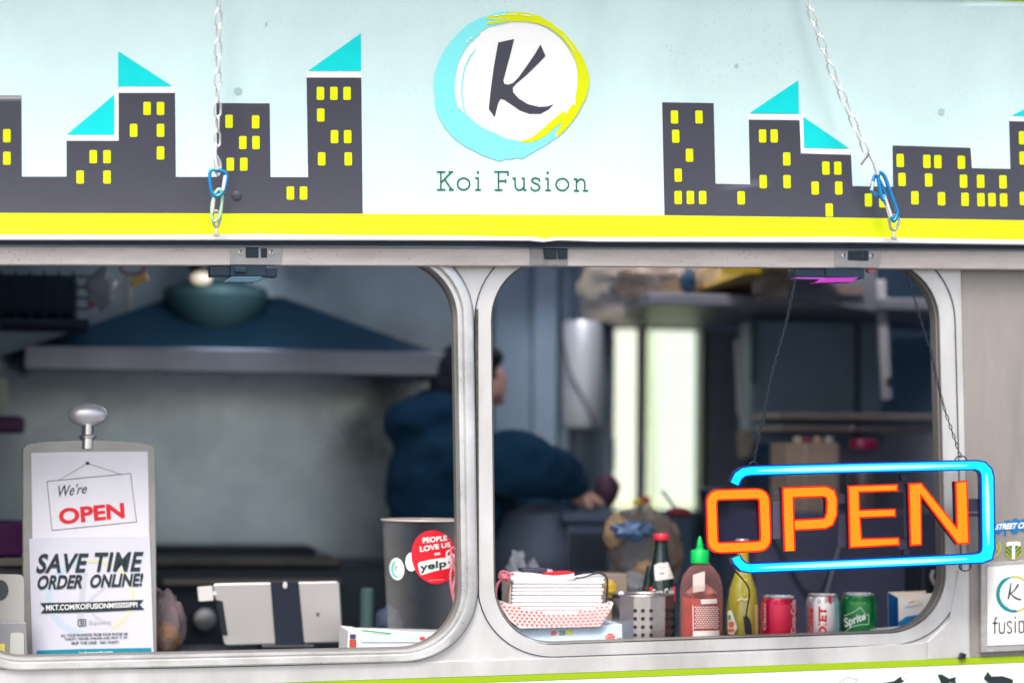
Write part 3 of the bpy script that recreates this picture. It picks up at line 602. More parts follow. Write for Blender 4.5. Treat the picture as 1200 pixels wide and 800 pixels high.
# ================================================================ poster board with round finial
YP = 0.33
pbd = thing('poster_board', at(104, 768, YP), 'grey metal board with rounded top and oval finial carrying two paper posters', 'board')
P = [(25.5, 526), (30, 521), (50, 517.5), (105, 515), (155, 517.5), (178, 521), (182.5, 526), (184, 800), (27, 800)]
obj('board', pprism(P, YP, 0.02), mat('grey coated metal', (0.34, 0.34, 0.32), 0.42, 0.35, var=0.12, scale=12, bump=0.1), pbd, bevel=0.003)
fx = at(103, 500, YP + .01); s = mpp(103, YP)
obj('finial_stem', lathe([(9 * s, -26 * s), (8.5 * s, -14 * s), (10.5 * s, -13 * s), (10.5 * s, -11 * s), (7 * s, -9 * s), (6.4 * s, 8 * s)], fx.x, fx.y, fx.z, 24), M_steel, pbd, smooth=True)
dl = obj('finial', blob(at(103, 486, YP + .01), 23.5 * s, 0.02, 14 * s, 0.0, 1, 28, 16), mat('satin finial', (0.70, 0.70, 0.72), 0.3, 0.5), pbd, smooth=True)
fp = flat(YP)
pap1 = decal('poster', [poly([(36.5, 530.5), (70, 529.5), (120, 529), (173.2, 528.8), (175, 632), (38, 633)])], fp, 0.002, M_paper, pbd)
def q1(L): return [(30 + x / 5, 520 + y / 5) for x, y in L]
M_dink = mat('dark teal ink', (0.015, 0.03, 0.035), 0.5)
decal('sign_outline', [ribbon(q1([(125, 218), (615, 172), (650, 455), (155, 505)]), 0.6, True), ribbon(q1([(195, 212), (362, 112)]), 0.45), ribbon(q1([(362, 112), (560, 178)]), 0.45), ell(*q1([(363, 112)])[0], 2.2, 2.0, 12)], fp, 0.003, M_dink, pap1)
decal('were_lettering', [text("We're", *q1([(192, 240), (370, 228), (352, 288), (180, 312)]), bold=0.0)], fp, 0.0034, M_dink, pap1)
decal('open_lettering', [text("OPEN", *q1([(192, 378), (575, 342), (582, 432), (198, 472)]), bold=0.035)], fp, 0.0034, M_red, pap1)
pap2 = decal('poster', [poly([(34, 630.5), (80, 629), (175.6, 628), (180.5, 780), (38.5, 780)])], fp, 0.005, mat('cool white paper', (0.64, 0.64, 0.74), 0.65, var=0.03, scale=14), pbd)
def q2(L): return [(30 + x / 5, 620 + y / 5) for x, y in L]
M_fb = mat('faint blue print', (0.50, 0.62, 0.74), 0.6); M_fy = mat('faint yellow print', (0.66, 0.65, 0.42), 0.6); M_fg = mat('faint grey print', (0.53, 0.55, 0.60), 0.6)
decal('faint_ring', [ribbon(q2(arc(375, 395, 240, 215, 100, 262, 26)), 7)], fp, 0.0055, M_fb, pap2)
decal('faint_ring', [ribbon(q2(arc(385, 395, 245, 210, -95, 60, 26)), 4.5)], fp, 0.0055, M_fy, pap2)
decal('faint_letter', [ribbon(q2([(345, 250), (315, 560)]), 7), ribbon(q2([(470, 330), (350, 440), (420, 520), (500, 560)]), 3)], fp, 0.0056, M_fg, pap2)
decal('save_time_lettering', [text("SAVE", *q2([(82, 142), (372, 138), (345, 252), (58, 256)]), bold=0.03, spacing=1.06), text("TIME", *q2([(408, 135), (692, 130), (668, 244), (388, 248)]), bold=0.03, spacing=1.1)], fp, 0.007, M_dink, pap2)
decal('order_online_lettering', [text("ORDER", *q2([(78, 268), (350, 263), (330, 345), (62, 352)]), bold=0.035), text("ONLINE!", *q2([(388, 262), (692, 254), (680, 332), (370, 342)]), bold=0.035)], fp, 0.007, M_dink, pap2)
decal('banner', [poly(q2([(85, 430), (400, 424), (692, 411), (668, 440), (697, 468), (400, 482), (88, 490), (113, 461)]))], fp, 0.0068, M_dink, pap2)
decal('address_lettering', [text("MKT.COM/KOIFUSIONMISSISSIPPI", *q2([(120, 442), (655, 424), (655, 454), (120, 476)]), bold=0.02)], fp, 0.0078, M_white, pap2)
decal('payment_mark', [ribbon(rquad(q2([(308, 528), (352, 526), (353, 562), (310, 565)]), 1.2), 1.0, True), ribbon(rquad(q2([(322, 538), (340, 537), (341, 552), (323, 553)]), 0.6), 0.9, True)], fp, 0.007, M_dink, pap2)
decal('payment_lettering', [text("Square", *q2([(370, 532), (500, 528), (500, 556), (370, 562)]))], fp, 0.007, mat('grey letter print', (0.42, 0.42, 0.48), 0.6), pap2)
decal('small_lettering', [text("ALL YOUR FAVORITES FROM YOUR PHONE OR", *q2([(205, 612), (600, 602), (600, 618), (205, 628)]), bold=0.02), text("TABLET, ORDER ONLINE AND PICK IT UP", *q2([(228, 634), (595, 625), (595, 640), (228, 650)]), bold=0.02), text("SKIP THE LINE · NO WAIT!", *q2([(268, 657), (545, 650), (545, 666), (268, 673)]), bold=0.02)], fp, 0.007, M_dink, pap2)
decal('teal_footer', [poly(q2([(65, 708), (300, 700), (735, 692), (750, 770), (65, 770)]))], fp, 0.0062, mat('teal footer print', (0.0, 0.25, 0.36), 0.5), pap2)
decal('footer_lettering', [text("koifusionpdx.com", *q2([(315, 716), (510, 708), (510, 728), (315, 736)]), bold=0.02)], fp, 0.007, M_white, pap2)
for a, b in (((36.5, 531), (60, 529.5)), ): pass
# clear dispenser bin at the far left
cb = thing('clear_bin', sit(12, 0.2), 'frosted plastic dispenser with a round hole standing left of the poster board', 'dispenser')
M_fr = mat('frosted plastic', (0.50, 0.50, 0.48), 0.35, trans=0.25)
bp_ = rquad([(-40, 671), (28, 673), (29, 800), (-40, 800)], 7)
bm_ = obj('front', pprism(bp_, 0.22, 0.008), M_fr, cb)
decal('hole', [ell(0, 691, 10, 12, 28)], flat(0.22), 0.001, mat('dark hole', (0.05, 0.055, 0.06), 0.6), cb)
obj('drawer', pprism(rquad([(-40, 728), (31, 729), (33, 800), (-40, 800)], 2), 0.19, 0.02), mat('grey plastic front', (0.26, 0.26, 0.28), 0.4), cb, bevel=0.002)
obj('window', pprism(rquad([(12, 741), (28, 741), (29, 800), (11, 800)], 4), 0.186, 0.003), mat('pale window', (0.50, 0.52, 0.48), 0.4), cb)
obj('yellow_label', pprism([(-5, 754), (6, 754), (6, 768), (-5, 768)], 0.185, 0.003), mat('soft yellow', (0.7, 0.6, 0.15), 0.5), cb)
# bread in a clear bag behind the poster
bread = bag('bread_loaf', at(192, 748, 0.46), 0.035, 0.05, 0.035, mat('golden bread', (0.50, 0.24, 0.05), 0.6, var=0.4, scale=30, bump=0.3), 'golden bread roll inside the crinkled clear bag beside the poster board', 'bread', seed=6, amp=0.2)
bag('plastic_bag', at(190, 732, 0.46), 0.05, 0.06, 0.075, film('clear bread bag', (0.40, 0.30, 0.32), 0.30, 0.1, bump=0.45), 'crinkled clear bag of bread between poster board and tablet', seed=9)
# ================================================================ tablet on its stand
YT = 0.45
tab = thing('tablet', at(325, 757, YT), 'silver tablet seen from behind strapped to a black stand with card reader plugged in', 'tablet')
M_tab = mat('satin silver tablet', (0.66, 0.64, 0.63), 0.32, 0.75, rvar=0.06, scale=4)
tp = rquad([(249, 683.5), (398, 680.5), (402, 752), (263, 756)], 5)
obj('shell', pprism(tp, YT, 0.010), M_tab, tab, bevel=0.003)
obj('strap', pprism([(317, 681), (350, 680.4), (357, 757), (323, 758)], YT - .006, 0.018), mat('ink blue strap', (0.006, 0.012, 0.03), 0.5), tab, bevel=0.002)
obj('side_hinge', pprism([(252, 702), (261, 704), (267, 744), (261, 744)], YT - .004, 0.004), M_black, tab, bevel=0.001)
obj('card_reader', pprism(rquad([(231, 687.5), (249, 686), (250.5, 703.5), (233, 704.5)], 2), YT - 0.004, 0.012), mat('white plastic', (0.78, 0.76, 0.74), 0.35), tab, bevel=0.002)
obj('plug', pbox(249, 692, 254, 697, YT, YT + .006), mat('white plastic', (0, 0, 0)), tab)
decal('emblem', [ell(372.5, 719.5, 2.0, 2.6, 14)], flat(YT), 0.001, mat('dark tablet mark', (0.1, 0.1, 0.12), 0.3), tab)
decal('camera_dot', [ell(334, 685, 2.6, 4, 14)], flat(YT - .006), 0.001, mat('white plastic', (0, 0, 0)), tab)
c = sit(337, YT + .06)
obj('stand_post', join(lathe([(0.013, 0), (0.013, 0.09), (0.008, 0.14)], c[0], c[1] - .03, CZ, 20)), mat('slate stand', (0.07, 0.09, 0.13), 0.35, 0.4), tab, smooth=True)
obj('stand_base', box(c[0] - .06, c[0] + .06, 0.44, 0.60, CZ, CZ + 0.012), M_black, tab, bevel=0.004)
# things between tablet and tip box
ro = tag(obj('paper_roll_tube', lathe([(0.016, 0), (0.016, 0.125), (0.012, 0.13)], at(430, 700, 0.6).x, 0.6, CZ, 20), mat('dull green plastic', (0.10, 0.19, 0.18), 0.5), None, smooth=True), 'dull green upright tube between the tablet and the clear tip cup', 'tube'); recenter(ro)
bag('cloth_lump', at(455, 728, 0.55), 0.03, 0.03, 0.035, mat('slate cloth', (0.06, 0.09, 0.15), 0.8), 'slate grey crumpled cloth behind the tip cup', 'cloth', seed=4)
# ================================================================ tip box and cartons (left window)
YX = 0.16
M_carton = mat('pale blue carton', (0.55, 0.68, 0.80), 0.5, var=0.04, scale=10)
M_cwhite = mat('white carton', (0.72, 0.72, 0.74), 0.55, var=0.05, scale=10)
cb1 = thing('food_carton', sit(480, 0.12), 'slim white and pale blue carton lying under the clear tip cup', 'box')
obj('carton', prism([at(a, b, 0.10) for a, b in ((422, 741), (560, 744), (560, 790), (420, 790))], 0.16), M_cwhite, cb1, bevel=0.001)
obj('end_flap', prism([at(a, b, 0.098) for a, b in ((408, 738.5), (424, 740), (422, 790), (405.5, 790))], 0.16), M_cwhite, cb1, bevel=0.001)
fx_ = flat(0.10)
decal('blue_field', [poly([(424, 742.5), (500, 745), (548, 745), (545, 752), (424, 752)])], fx_, 0.002, M_carton, cb1)
decal('red_picture', [rect(413.5, 753, 8, 9)], fx_, 0.004, mat('brick red print', (0.45, 0.06, 0.03), 0.5), cb1)
decal('dark_picture', [rect(413.5, 745, 7, 5)], fx_, 0.004, mat('dark blue print', (0.03, 0.06, 0.12), 0.5), cb1)
decal('green_edge', [ribbon([(424, 738.5), (440, 740), (458, 742)], 1.6)], fx_, 0.003, mat('leaf green print', (0.02, 0.35, 0.12), 0.5), cb1)
for k, (xx, c_) in enumerate(((495, (0.6, 0.06, 0.06)), (505, (0.25, 0.25, 0.05)), (513, (0.7, 0.6, 0.05)))):
    decal('colour_patch', [rect(xx, 747.3 - k * .7, 6, 3.5)], fx_, 0.003, mat('patch%d' % k, c_, 0.5), cb1)
tip = thing('tip_cup', at(497, 742, YX), 'round clear acrylic tip cup with red sticker and pink twine by the window post', 'cup')
F_acr = film('clear acrylic', (0.55, 0.53, 0.53), 0.012, 0.06, bump=0.12, edge=0.24)
TR_ = 50.5 * mpp(498, YX + .09); TB_ = 42.5 * mpp(498, YX + .09); TCX, TCY = at(498.5, 600, YX + .09).x, YX + .09
TZ1, TZ0 = at(498, 609, TCY).z, at(498, 743, TCY).z
obj('cup_wall', lathe([(TB_ - .004, 0.004), (TB_ - .003, 0.0005), (TB_, 0.0), (TR_, TZ1 - TZ0), (TR_ - .0028, TZ1 - TZ0), (TB_ - .0028, 0.006), (0.0005, 0.006)], TCX, TCY, TZ0, 64, cap=False), F_acr, tip, smooth=True)
obj('rim', tube([Vector((TCX + (TR_ + .0005) * math.cos(q), TCY + (TR_ + .0005) * math.sin(q), TZ1)) for q in [i * 2 * math.pi / 56 for i in range(56)]], 0.0022, True, 8), mat('warm acrylic edge', (0.50, 0.44, 0.40), 0.2), tip, smooth=True)
def cupmap(px, py, off=0.0):
    t = min(max((at(px, py, YX + .01).z - TZ0) / (TZ1 - TZ0), 0), 1); return cylmap(TCX, TCY, TB_ + (TR_ - TB_) * t)(px, py, off)
fpx = cupmap
def c7(L): return [(440 + x / 8, 600 + y / 8) for x, y in L]
stk = decal('sticker', [ell(509, 652.3, 26.6, 31.8, 48, -0.25)], fpx, 0.0012, mat('sticker red', (0.72, 0.01, 0.025), 0.35, coat=0.3), tip, cutx=4)
decal('white_sticker', [ell(482, 658, 7, 11, 24)], fpx, 0.0008, M_white, tip, cutx=4)
decal('lettering', [text("PEOPLE", *c7([(440, 238), (668, 215), (672, 262), (446, 290)]), bold=0.03), text("LOVE US", *c7([(415, 320), (700, 278), (705, 322), (420, 372)]), bold=0.03), text("on", *c7([(552, 380), (606, 374), (606, 398), (552, 404)]), bold=0.03)], fpx, 0.0018, M_white, stk, cutx=4)
decal('word_plate', [poly(rquad(c7([(395, 470), (530, 440), (640, 425), (715, 470), (700, 520), (560, 548), (420, 590)]), 3.0))], fpx, 0.0016, M_white, stk, cutx=4)
decal('word_lettering', [text("yelp", *c7([(412, 478), (665, 440), (668, 525), (418, 575)]), bold=0.03)], fpx, 0.0024, mat('green black print', (0.01, 0.06, 0.04), 0.4), stk, cutx=4)
decal('petal_mark', [ell(*c7([(688, 385)])[0], 3.6, 4.6, 14, 0.3), ell(*c7([(718, 412)])[0], 3.4, 3.6, 14, 0.9), ell(*c7([(672, 430)])[0], 3, 2.6, 14), ell(*c7([(725, 450)])[0], 3.5, 2.8, 14), ell(*c7([(690, 470)])[0], 3.2, 3.4, 14)], fpx, 0.0017, M_white, stk, cutx=4)
decal('petal_centre', [ell(*c7([(688, 385)])[0], 1.6, 2.6, 12, 0.3), ell(*c7([(718, 412)])[0], 1.4, 1.6, 12), ell(*c7([(725, 450)])[0], 1.5, 1.0, 12), ell(*c7([(690, 468)])[0], 1.2, 1.6, 12)], fpx, 0.0025, mat('sticker red', (0, 0, 0)), stk, cutx=4)
decal('tiny_lettering', [text("yelp.com/koifusion", *c7([(500, 628), (640, 620), (640, 640), (500, 650)]), bold=0.01)], fpx, 0.002, mat('pink print', (0.75, 0.35, 0.35), 0.4), stk, cutx=4)
decal('logo_sticker', [ell(*c7([(200, 530)])[0], 8.8, 13.2, 32, -0.1)], fpx, 0.0010, mat('sticker white', (0.78, 0.80, 0.74), 0.35), tip, cutx=4)
decal('logo_ring', [ribbon([(x, y) for x, y in c7(arc(198, 528, 42, 72, 70, 250, 16))], 1.7)], fpx, 0.0018, M_teal, tip, cutx=4)
decal('logo_k', [ribbon(c7([(188, 490), (184, 545)]), 1.0), ribbon(c7([(205, 500), (188, 522), (208, 548)]), 0.8)], fpx, 0.0018, mat('soft grey print', (0.35, 0.38, 0.36), 0.5), tip, cutx=4)
M_twine = mat('pink and white twine', (0.72, 0.22, 0.27), 0.8, var=0.5, scale=160)
def twine(name, pts, Y, r_=0.0028, parent=None):
    P3 = [at(p[0], p[1], Y + (p[2] if len(p) > 2 else 0)) for p in pts]
    return obj(name, tube(smooth_path(P3, 5), r_), M_twine, parent, smooth=True)
YX -= 0.0
tw = thing('baker_twine', at(534, 660, YX), 'pink and white twine knotted round the tip cup and hanging over its red sticker', 'twine')
twine('strand', [(532, 658), (528, 672), (529, 688), (532, 703), (534, 716), (537, 724)], YX - .008, parent=tw)
twine('strand', [(530, 660), (534, 672), (531, 690), (534, 705), (536, 718)], YX - .011, parent=tw)
twine('strand', [(552, 651), (543, 652), (536, 653), (531, 658)], YX - .010, parent=tw)
twine('strand', [(533, 657), (528, 646), (531, 641), (535, 648), (532, 656)], YX - .012, 0.0022, tw)
# ================================================================ serving side (right half), deep interior
part = thing('storage_cabinet', at(630, 450, 1.7), 'tall blue grey panelled cabinet behind the person at the centre', 'cabinet')
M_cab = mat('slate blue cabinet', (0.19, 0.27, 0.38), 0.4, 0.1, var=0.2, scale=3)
for a, b, yy in ((578, 622, 1.75), (624, 652, 1.72), (654, 668, 1.80), (668, 718, 1.86)):
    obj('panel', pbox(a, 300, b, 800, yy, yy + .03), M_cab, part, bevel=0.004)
cyl = tag(obj('towel_dispenser', lathe([(0.052, 0), (0.056, 0.01), (0.056, 0.29), (0.05, 0.30)], at(684, 440, 1.66).x, 1.68, at(684, 501, 1.68).z, 28), mat('pale blue metal cylinder', (0.42, 0.47, 0.56), 0.35, 0.3, var=0.1), None, smooth=True), 'tall pale blue metal cylinder on the wall left of the far window', 'dispenser'); recenter(cyl)
obj('cable', tube(smooth_path([at(x, y, 1.62) for x, y in ((657, 320), (657, 380), (663, 420), (672, 445), (690, 480), (698, 500))], 5), 0.003), M_black, part)
sw = tag(obj('wall_switch', pbox(706, 513, 722, 553, 1.92, 1.95), mat('cream switch', (0.62, 0.64, 0.62), 0.4), None, bevel=0.008), 'pale wall switch plate beside the left edge of the far window', 'switch'); recenter(sw)
# overhead shelf running towards the camera, with bags and a yellow basket
shf = thing('overhead_shelf', at(850, 370, 0.9), 'grey overhead shelf running along the right side above the far window', 'shelf')
M_shf = mat('grey shelf', (0.22, 0.23, 0.29), 0.45, 0.3, var=0.15, scale=5)
a0, a1 = at(676, 377, 1.85), at(1104, 352, 0.62)
q0, q1_ = at(676, 377, 1.85), at(880, 372, 1.85)
def slab(P, th):
    V = [Vector(p) for p in P] + [Vector(p) + Vector((0, 0, th)) for p in P]; n = len(P)
    return V, [tuple(range(n - 1, -1, -1)), tuple(range(n, 2 * n))] + [(i, (i + 1) % n, (i + 1) % n + n, i + n) for i in range(n)]
zs = at(860, 366, 1.2).z
A, B, C_, D = at(690, 380, 1.95), at(720, 330, 1.0), at(1105, 345, 0.9), at(1105, 345, 1.95)
obj('shelf_board', slab([(A.x, 1.93, zs), (at(760, 366, .95).x, 0.95, zs), (at(1105, 366, .95).x, .95, zs), (at(1130, 366, 1.9).x, 1.93, zs)], 0.03), M_shf, shf, bevel=0.004)
obj('shelf_lip', pprism([(925, 312), (1028, 312), (1028, 366), (925, 350)], 0.935, 0.01), mat('slate shelf lip', (0.20, 0.21, 0.27), 0.4, 0.3), shf, bevel=0.004)
obj('bracket', pprism([(1027, 328), (1038, 328), (1046, 467), (1035, 469)], 0.98, 0.02), mat('pale upright', (0.5, 0.5, 0.56), 0.4, 0.3), shf, bevel=0.003)
obj('bracket_bolt', pbox(1040, 443, 1046, 450, 0.97, 0.98), M_black, shf, bevel=0.002)
obj('bracket', pprism([(862, 398), (868, 398), (873, 484), (866, 486)], 1.2, 0.02), MATS['pale upright'], shf, bevel=0.003)
obj('label_plate', pbox(977, 334, 1012, 345, 0.92, 0.925), mat('brown label', (0.20, 0.15, 0.14), 0.5), shf)
bag('plastic_bag', at(722, 340, 1.25), 0.11, 0.13, 0.085, F_bag, 'large crinkled clear plastic bag at the far left end of the overhead shelf', seed=11, amp=0.25, fr=1.7)
bag('plastic_bag', at(785, 325, 1.15), 0.15, 0.12, 0.065, film('tan plastic bag', (0.42, 0.32, 0.27), 0.30, 0.15, bump=0.4), 'tan plastic bag resting in the middle of the overhead shelf behind the basket', seed=12, amp=0.25, fr=2.0)
bag('plastic_bag', at(905, 337, 0.85), 0.05, 0.06, 0.035, F_bag, 'small crinkled clear bag hanging out below the yellow basket', seed=14)
bag('dark_bundle', at(806, 330, 1.0), 0.02, 0.03, 0.03, M_navy, 'small navy bundle between tan bag and yellow basket', 'bundle', seed=15)
bk = thing('basket', at(840, 340, 0.9), 'yellow slatted plastic basket on the overhead shelf', 'basket')
M_bk = mat('yellow plastic basket', (0.62, 0.43, 0.06), 0.45)
M_bkt = mat('tan plastic basket', (0.48, 0.37, 0.20), 0.45)
def bkp(t, v):                      # t along the basket edge (far to near), v height
    p = at(752, 361, 1.35).lerp(at(900, 311, 0.75), t); return p + Vector((0, 0, v))
obj('rail', tube([bkp(0, 0.0), bkp(1.05, 0.0)], 0.004), M_bk, bk); obj('rail', tube([bkp(0, 0.035), bkp(1.05, 0.045)], 0.004), M_bk, bk)
for k in range(34):
    obj('slat', tube([bkp(k / 32, 0.0), bkp(k / 32, 0.038)], 0.0032, seg=5), M_bkt if k < 20 else M_bk, bk)
obj('base', slab([bkp(0, -.004), bkp(1.05, -.004), bkp(1.05, -.004) + Vector((.25, .05, 0)), bkp(0, -.004) + Vector((.25, .15, 0))], 0.004), M_bkt, bk)
obj('end_panel', pbox(846, 312, 894, 320, 0.78, 0.785), mat('bright yellow plastic', (0.85, 0.55, 0.02), 0.4), bk)
# dark appliances on the right
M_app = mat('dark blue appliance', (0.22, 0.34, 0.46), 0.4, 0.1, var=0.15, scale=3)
ap = thing('tall_fridge', at(970, 450, 1.25), 'dark blue grey upright fridge behind the right window under the overhead shelf', 'fridge')
obj('body', pbox(880, 376, 1035, 520, 1.30, 1.42), M_app, ap, bevel=0.01)
obj('door_edge', pbox(881, 376, 886, 449, 1.27, 1.295), mat('teal strip', (0.0, 0.10, 0.15), 0.4), ap)
obj('door_seam', pbox(1004, 380, 1007, 515, 1.285, 1.299), M_black, ap)
ap2 = thing('wall_cupboard', at(845, 480, 1.6), 'grey cupboard standing to the right of the far window', 'cupboard')
obj('body', pbox(829, 386, 878, 640, 1.86, 1.93), mat('grey cupboard', (0.26, 0.29, 0.36), 0.4, 0.1, var=0.2, scale=4), ap2, bevel=0.006)
obj('edge', pbox(822, 386, 828, 640, 1.85, 1.93), M_black, ap2, bevel=0.003)
ms = thing('mid_shelf', at(1000, 505, 1.0), 'brown grey shelf behind the right window above the cartons', 'shelf')
obj('top_board', pbox(912, 484, 1115, 492, 1.0, 1.25), mat('warm grey steel', (0.34, 0.29, 0.28), 0.4, 0.4, var=0.2, scale=8), ms, bevel=0.003)
obj('lower_board', pbox(916, 498, 1115, 506, 1.02, 1.27), MATS['warm grey steel'], ms, bevel=0.003)
obj('back_panel', pbox(915, 507, 1118, 760, 1.32, 1.34), mat('dim violet grey panel', (0.30, 0.31, 0.40), 0.5), ms)
obj('hook', pbox(996, 497, 1001, 504, 0.98, 1.0), M_steel, ms)
wc = tag(obj('paper_cup', pprism([(866, 506), (885, 502), (883, 534), (869, 537)], 1.3, 0.04), mat('dull tan card', (0.38, 0.34, 0.28), 0.6), None, bevel=0.008), 'dull tan card tube standing left of the right sign chain', 'tube'); recenter(wc)
M_ctn = mat('kraft carton', (0.46, 0.34, 0.26), 0.6, var=0.15, scale=20)
ec = thing('carton', at(952, 600, 0.9), 'tall kraft carton with round white lids on top behind the neon sign', 'carton')
obj('box', pbox(921, 519, 983, 690, 0.88, 1.02), M_ctn, ec, bevel=0.004)
obj('edge_strip', pbox(942, 519.5, 946, 690, 0.874, 0.879), mat('light kraft', (0.55, 0.44, 0.36), 0.6), ec)
for px, c_ in ((935, (0.62, 0.55, 0.42)), (946, (0.30, 0.04, 0.10)), (957, (0.62, 0.38, 0.30)), (971, (0.60, 0.56, 0.52))):
    obj('lid', blob(at(px, 516, 0.92), 0.013, 0.014, 0.011, 0, seg=14, rings=8), mat('lid%d' % px, c_, 0.4), ec, smooth=True)
jr = thing('jar', at(1011, 600, 0.9), 'clear jar with a deep pink lid behind the neon sign', 'jar')
jx = at(1012, 560, 0.97)
obj('glass', lathe([(0.037, 0), (0.041, 0.01), (0.041, 0.16), (0.034, 0.18)], jx.x, jx.y, at(1012, 625, .97).z, 28), mat('misty jar', (0.24, 0.20, 0.22), 0.25, trans=0.4), jr, smooth=True)
obj('lid', lathe([(0.034, 0), (0.036, 0.002), (0.036, 0.022), (0.033, 0.025)], jx.x, jx.y, at(1012, 526, .97).z, 28), mat('deep pink lid', (0.42, 0.01, 0.10), 0.35), jr, smooth=True)
obj('lid_button', blob(at(1008, 519, 0.93), 0.008, 0.004, 0.010, 0, seg=12, rings=8), mat('pale pink', (0.7, 0.2, 0.3), 0.4), jr, smooth=True)
# lower right dark boxes, sloping tube
bx = thing('equipment_case', at(960, 690, 0.75), 'dark case with a sloping grey lid below the neon sign', 'case')
obj('body', pbox(885, 600, 1112, 760, 0.80, 1.1), mat('near black navy', (0.11, 0.12, 0.20), 0.5), bx, bevel=0.006)
obj('sloping_lid', pprism([(905, 628), (966, 628), (985, 640), (962, 694), (945, 694)], 0.765, 0.03), mat('slate lid', (0.10, 0.11, 0.17), 0.4), bx, bevel=0.003)
ri = tag(obj('rod', tube([at(967, 700, 0.70), at(987, 628, 0.70)], 0.003), mat('grey rod', (0.30, 0.32, 0.40), 0.3, 0.5), None), 'thin grey sloping rod behind the silver can', 'rod'); recenter(ri)
hk = thing('hose', at(1098, 690, 0.35), 'pale curved hose on a dark mount near the lower right window corner', 'hose')
obj('mount', pbox(1079, 655, 1104, 715, 0.38, 0.5), M_black, hk, bevel=0.01)
obj('pipe', tube(smooth_path([at(x, y, 0.36) for x, y in ((1094, 668), (1092, 676), (1097, 686), (1107, 690), (1118, 688))], 5), 0.0045), mat('pale grey hose', (0.32, 0.30, 0.33), 0.5), hk, smooth=True)
# black bins, pot, cup
M_bin = mat('dark slate plastic', (0.09, 0.13, 0.20), 0.45)
bn = thing('black_bin', sit(690, 0.95), 'dark slotted bin behind the brown plastic bag', 'bin')
obj('body', pbox(664, 612, 716, 760, 0.95, 1.15), M_bin, bn, bevel=0.01)
obj('rim', pbox(660, 601, 720, 613, 0.93, 1.17), M_bin, bn, bevel=0.008)
for k in range(7): obj('slot', pbox(669 + k * 6.2, 625, 672 + k * 6.2, 668, 0.943, 0.949), M_black, bn)
pot = tag(obj('steel_pot', lathe([(0.001, 0), (0.12, 0.0), (0.135, 0.02), (0.135, 0.10), (0.10, 0.19), (0.04, 0.215), (0.001, 0.22)], at(640, 640, 1.05).x, 1.08, at(640, 690, 1.05).z, 36), mat('slate dome', (0.09, 0.12, 0.17), 0.5, 0.2), None, smooth=True), 'large domed slate grey pot in front of the person', 'pot'); recenter(pot)
bag('paper_towel', at(605, 665, 0.55), 0.02, 0.03, 0.035, mat('soft white tissue', (0.42, 0.43, 0.47), 0.8), 'crumpled white tissue standing behind the napkin stack, left of two', 'tissue', seed=21, amp=0.5)
bag('paper_towel', at(624, 670, 0.55), 0.016, 0.03, 0.026, MATS['soft white tissue'], 'smaller crumpled white tissue behind the napkin stack, right of two', 'tissue', seed=22, amp=0.5)
cup = thing('black_cup', at(836, 600, 1.1), 'black flared tub left of the neon letter O', 'tub')
obj('cup', lathe([(0.001, 0), (0.032, 0.0), (0.045, 0.07), (0.001, 0.07)], at(838, 590, 1.1).x, 1.1, at(838, 606, 1.1).z, 28), M_black, cup, smooth=True)
obj('rim', lathe([(0.045, 0), (0.050, 0.001), (0.050, 0.007), (0.045, 0.008)], at(838, 590, 1.1).x, 1.1, at(838, 575, 1.1).z, 28), mat('slate rim', (0.12, 0.13, 0.18), 0.4), cup, smooth=True)
obj('utensil', tube([at(776, 575, 1.0), at(800, 606, 1.0)], 0.004), mat('grey green rod', (0.16, 0.22, 0.2), 0.5), cup)
# brown plastic bag with groceries
F_br = film('brownish plastic bag', (0.33, 0.24, 0.18), 0.30, 0.12, bump=0.5)
bag('grocery_bag', at(752, 645, 0.62), 0.085, 0.09, 0.10, F_br, 'big crumpled brownish translucent plastic bag behind the utensil cup', seed=31, amp=0.28, fr=2.2)
bag('packet', at(741, 622, 0.50), 0.045, 0.012, 0.022, mat('blue foil packet', (0.10, 0.17, 0.30), 0.3, 0.4), 'blue foil packet showing inside the brownish plastic bag', 'packet', seed=32, amp=0.5)
bag('bread_bun', at(722, 622, 0.58), 0.03, 0.03, 0.04, mat('tan bun', (0.55, 0.36, 0.2), 0.6, var=0.2, scale=20), 'tan bun at the upper left of the brownish plastic bag', 'bun', seed=33)
bag('bread_bun', at(757, 668, 0.50), 0.03, 0.02, 0.022, mat('brown bun', (0.30, 0.2, 0.11), 0.6, var=0.3, scale=20), 'brown bun low in the brownish plastic bag', 'bun', seed=34)
bag('plastic_bag', at(745, 690, 0.50), 0.06, 0.05, 0.04, F_bag2, 'grey crinkled plastic bundle just behind the utensil cup', seed=35)
bag('bread_bun', at(783, 650, 0.66), 0.035, 0.04, 0.075, mat('dull tan bag', (0.28, 0.22, 0.18), 0.6), 'dull tan paper bundle behind the tall cola bottle', 'bundle', seed=36)
tag(recenter(obj('red_wrapper', blob(at(795, 600, 0.8), 0.03, 0.03, 0.012, 0.3, seed=3), mat('dull red wrapper', (0.25, 0.03, 0.04), 0.5), None, smooth=True)), 'dull red wrapper lying below the far window beside the black tub', 'wrapper')
tag(recenter(obj('yellow_wrapper', blob(at(747, 588, 1.2), 0.014, 0.02, 0.008, 0.3, seed=3), mat('yellow wrapper', (0.7, 0.5, 0.02), 0.5), None, smooth=True)), 'small yellow wrapper at the foot of the far window post', 'wrapper')
tag(recenter(obj('red_wrapper', blob(at(757, 586, 1.2), 0.012, 0.02, 0.010, 0.3, seed=4), mat('red wrapper', (0.5, 0.02, 0.04), 0.5), None, smooth=True)), 'small bright red wrapper right of the yellow wrapper at the window post', 'wrapper')
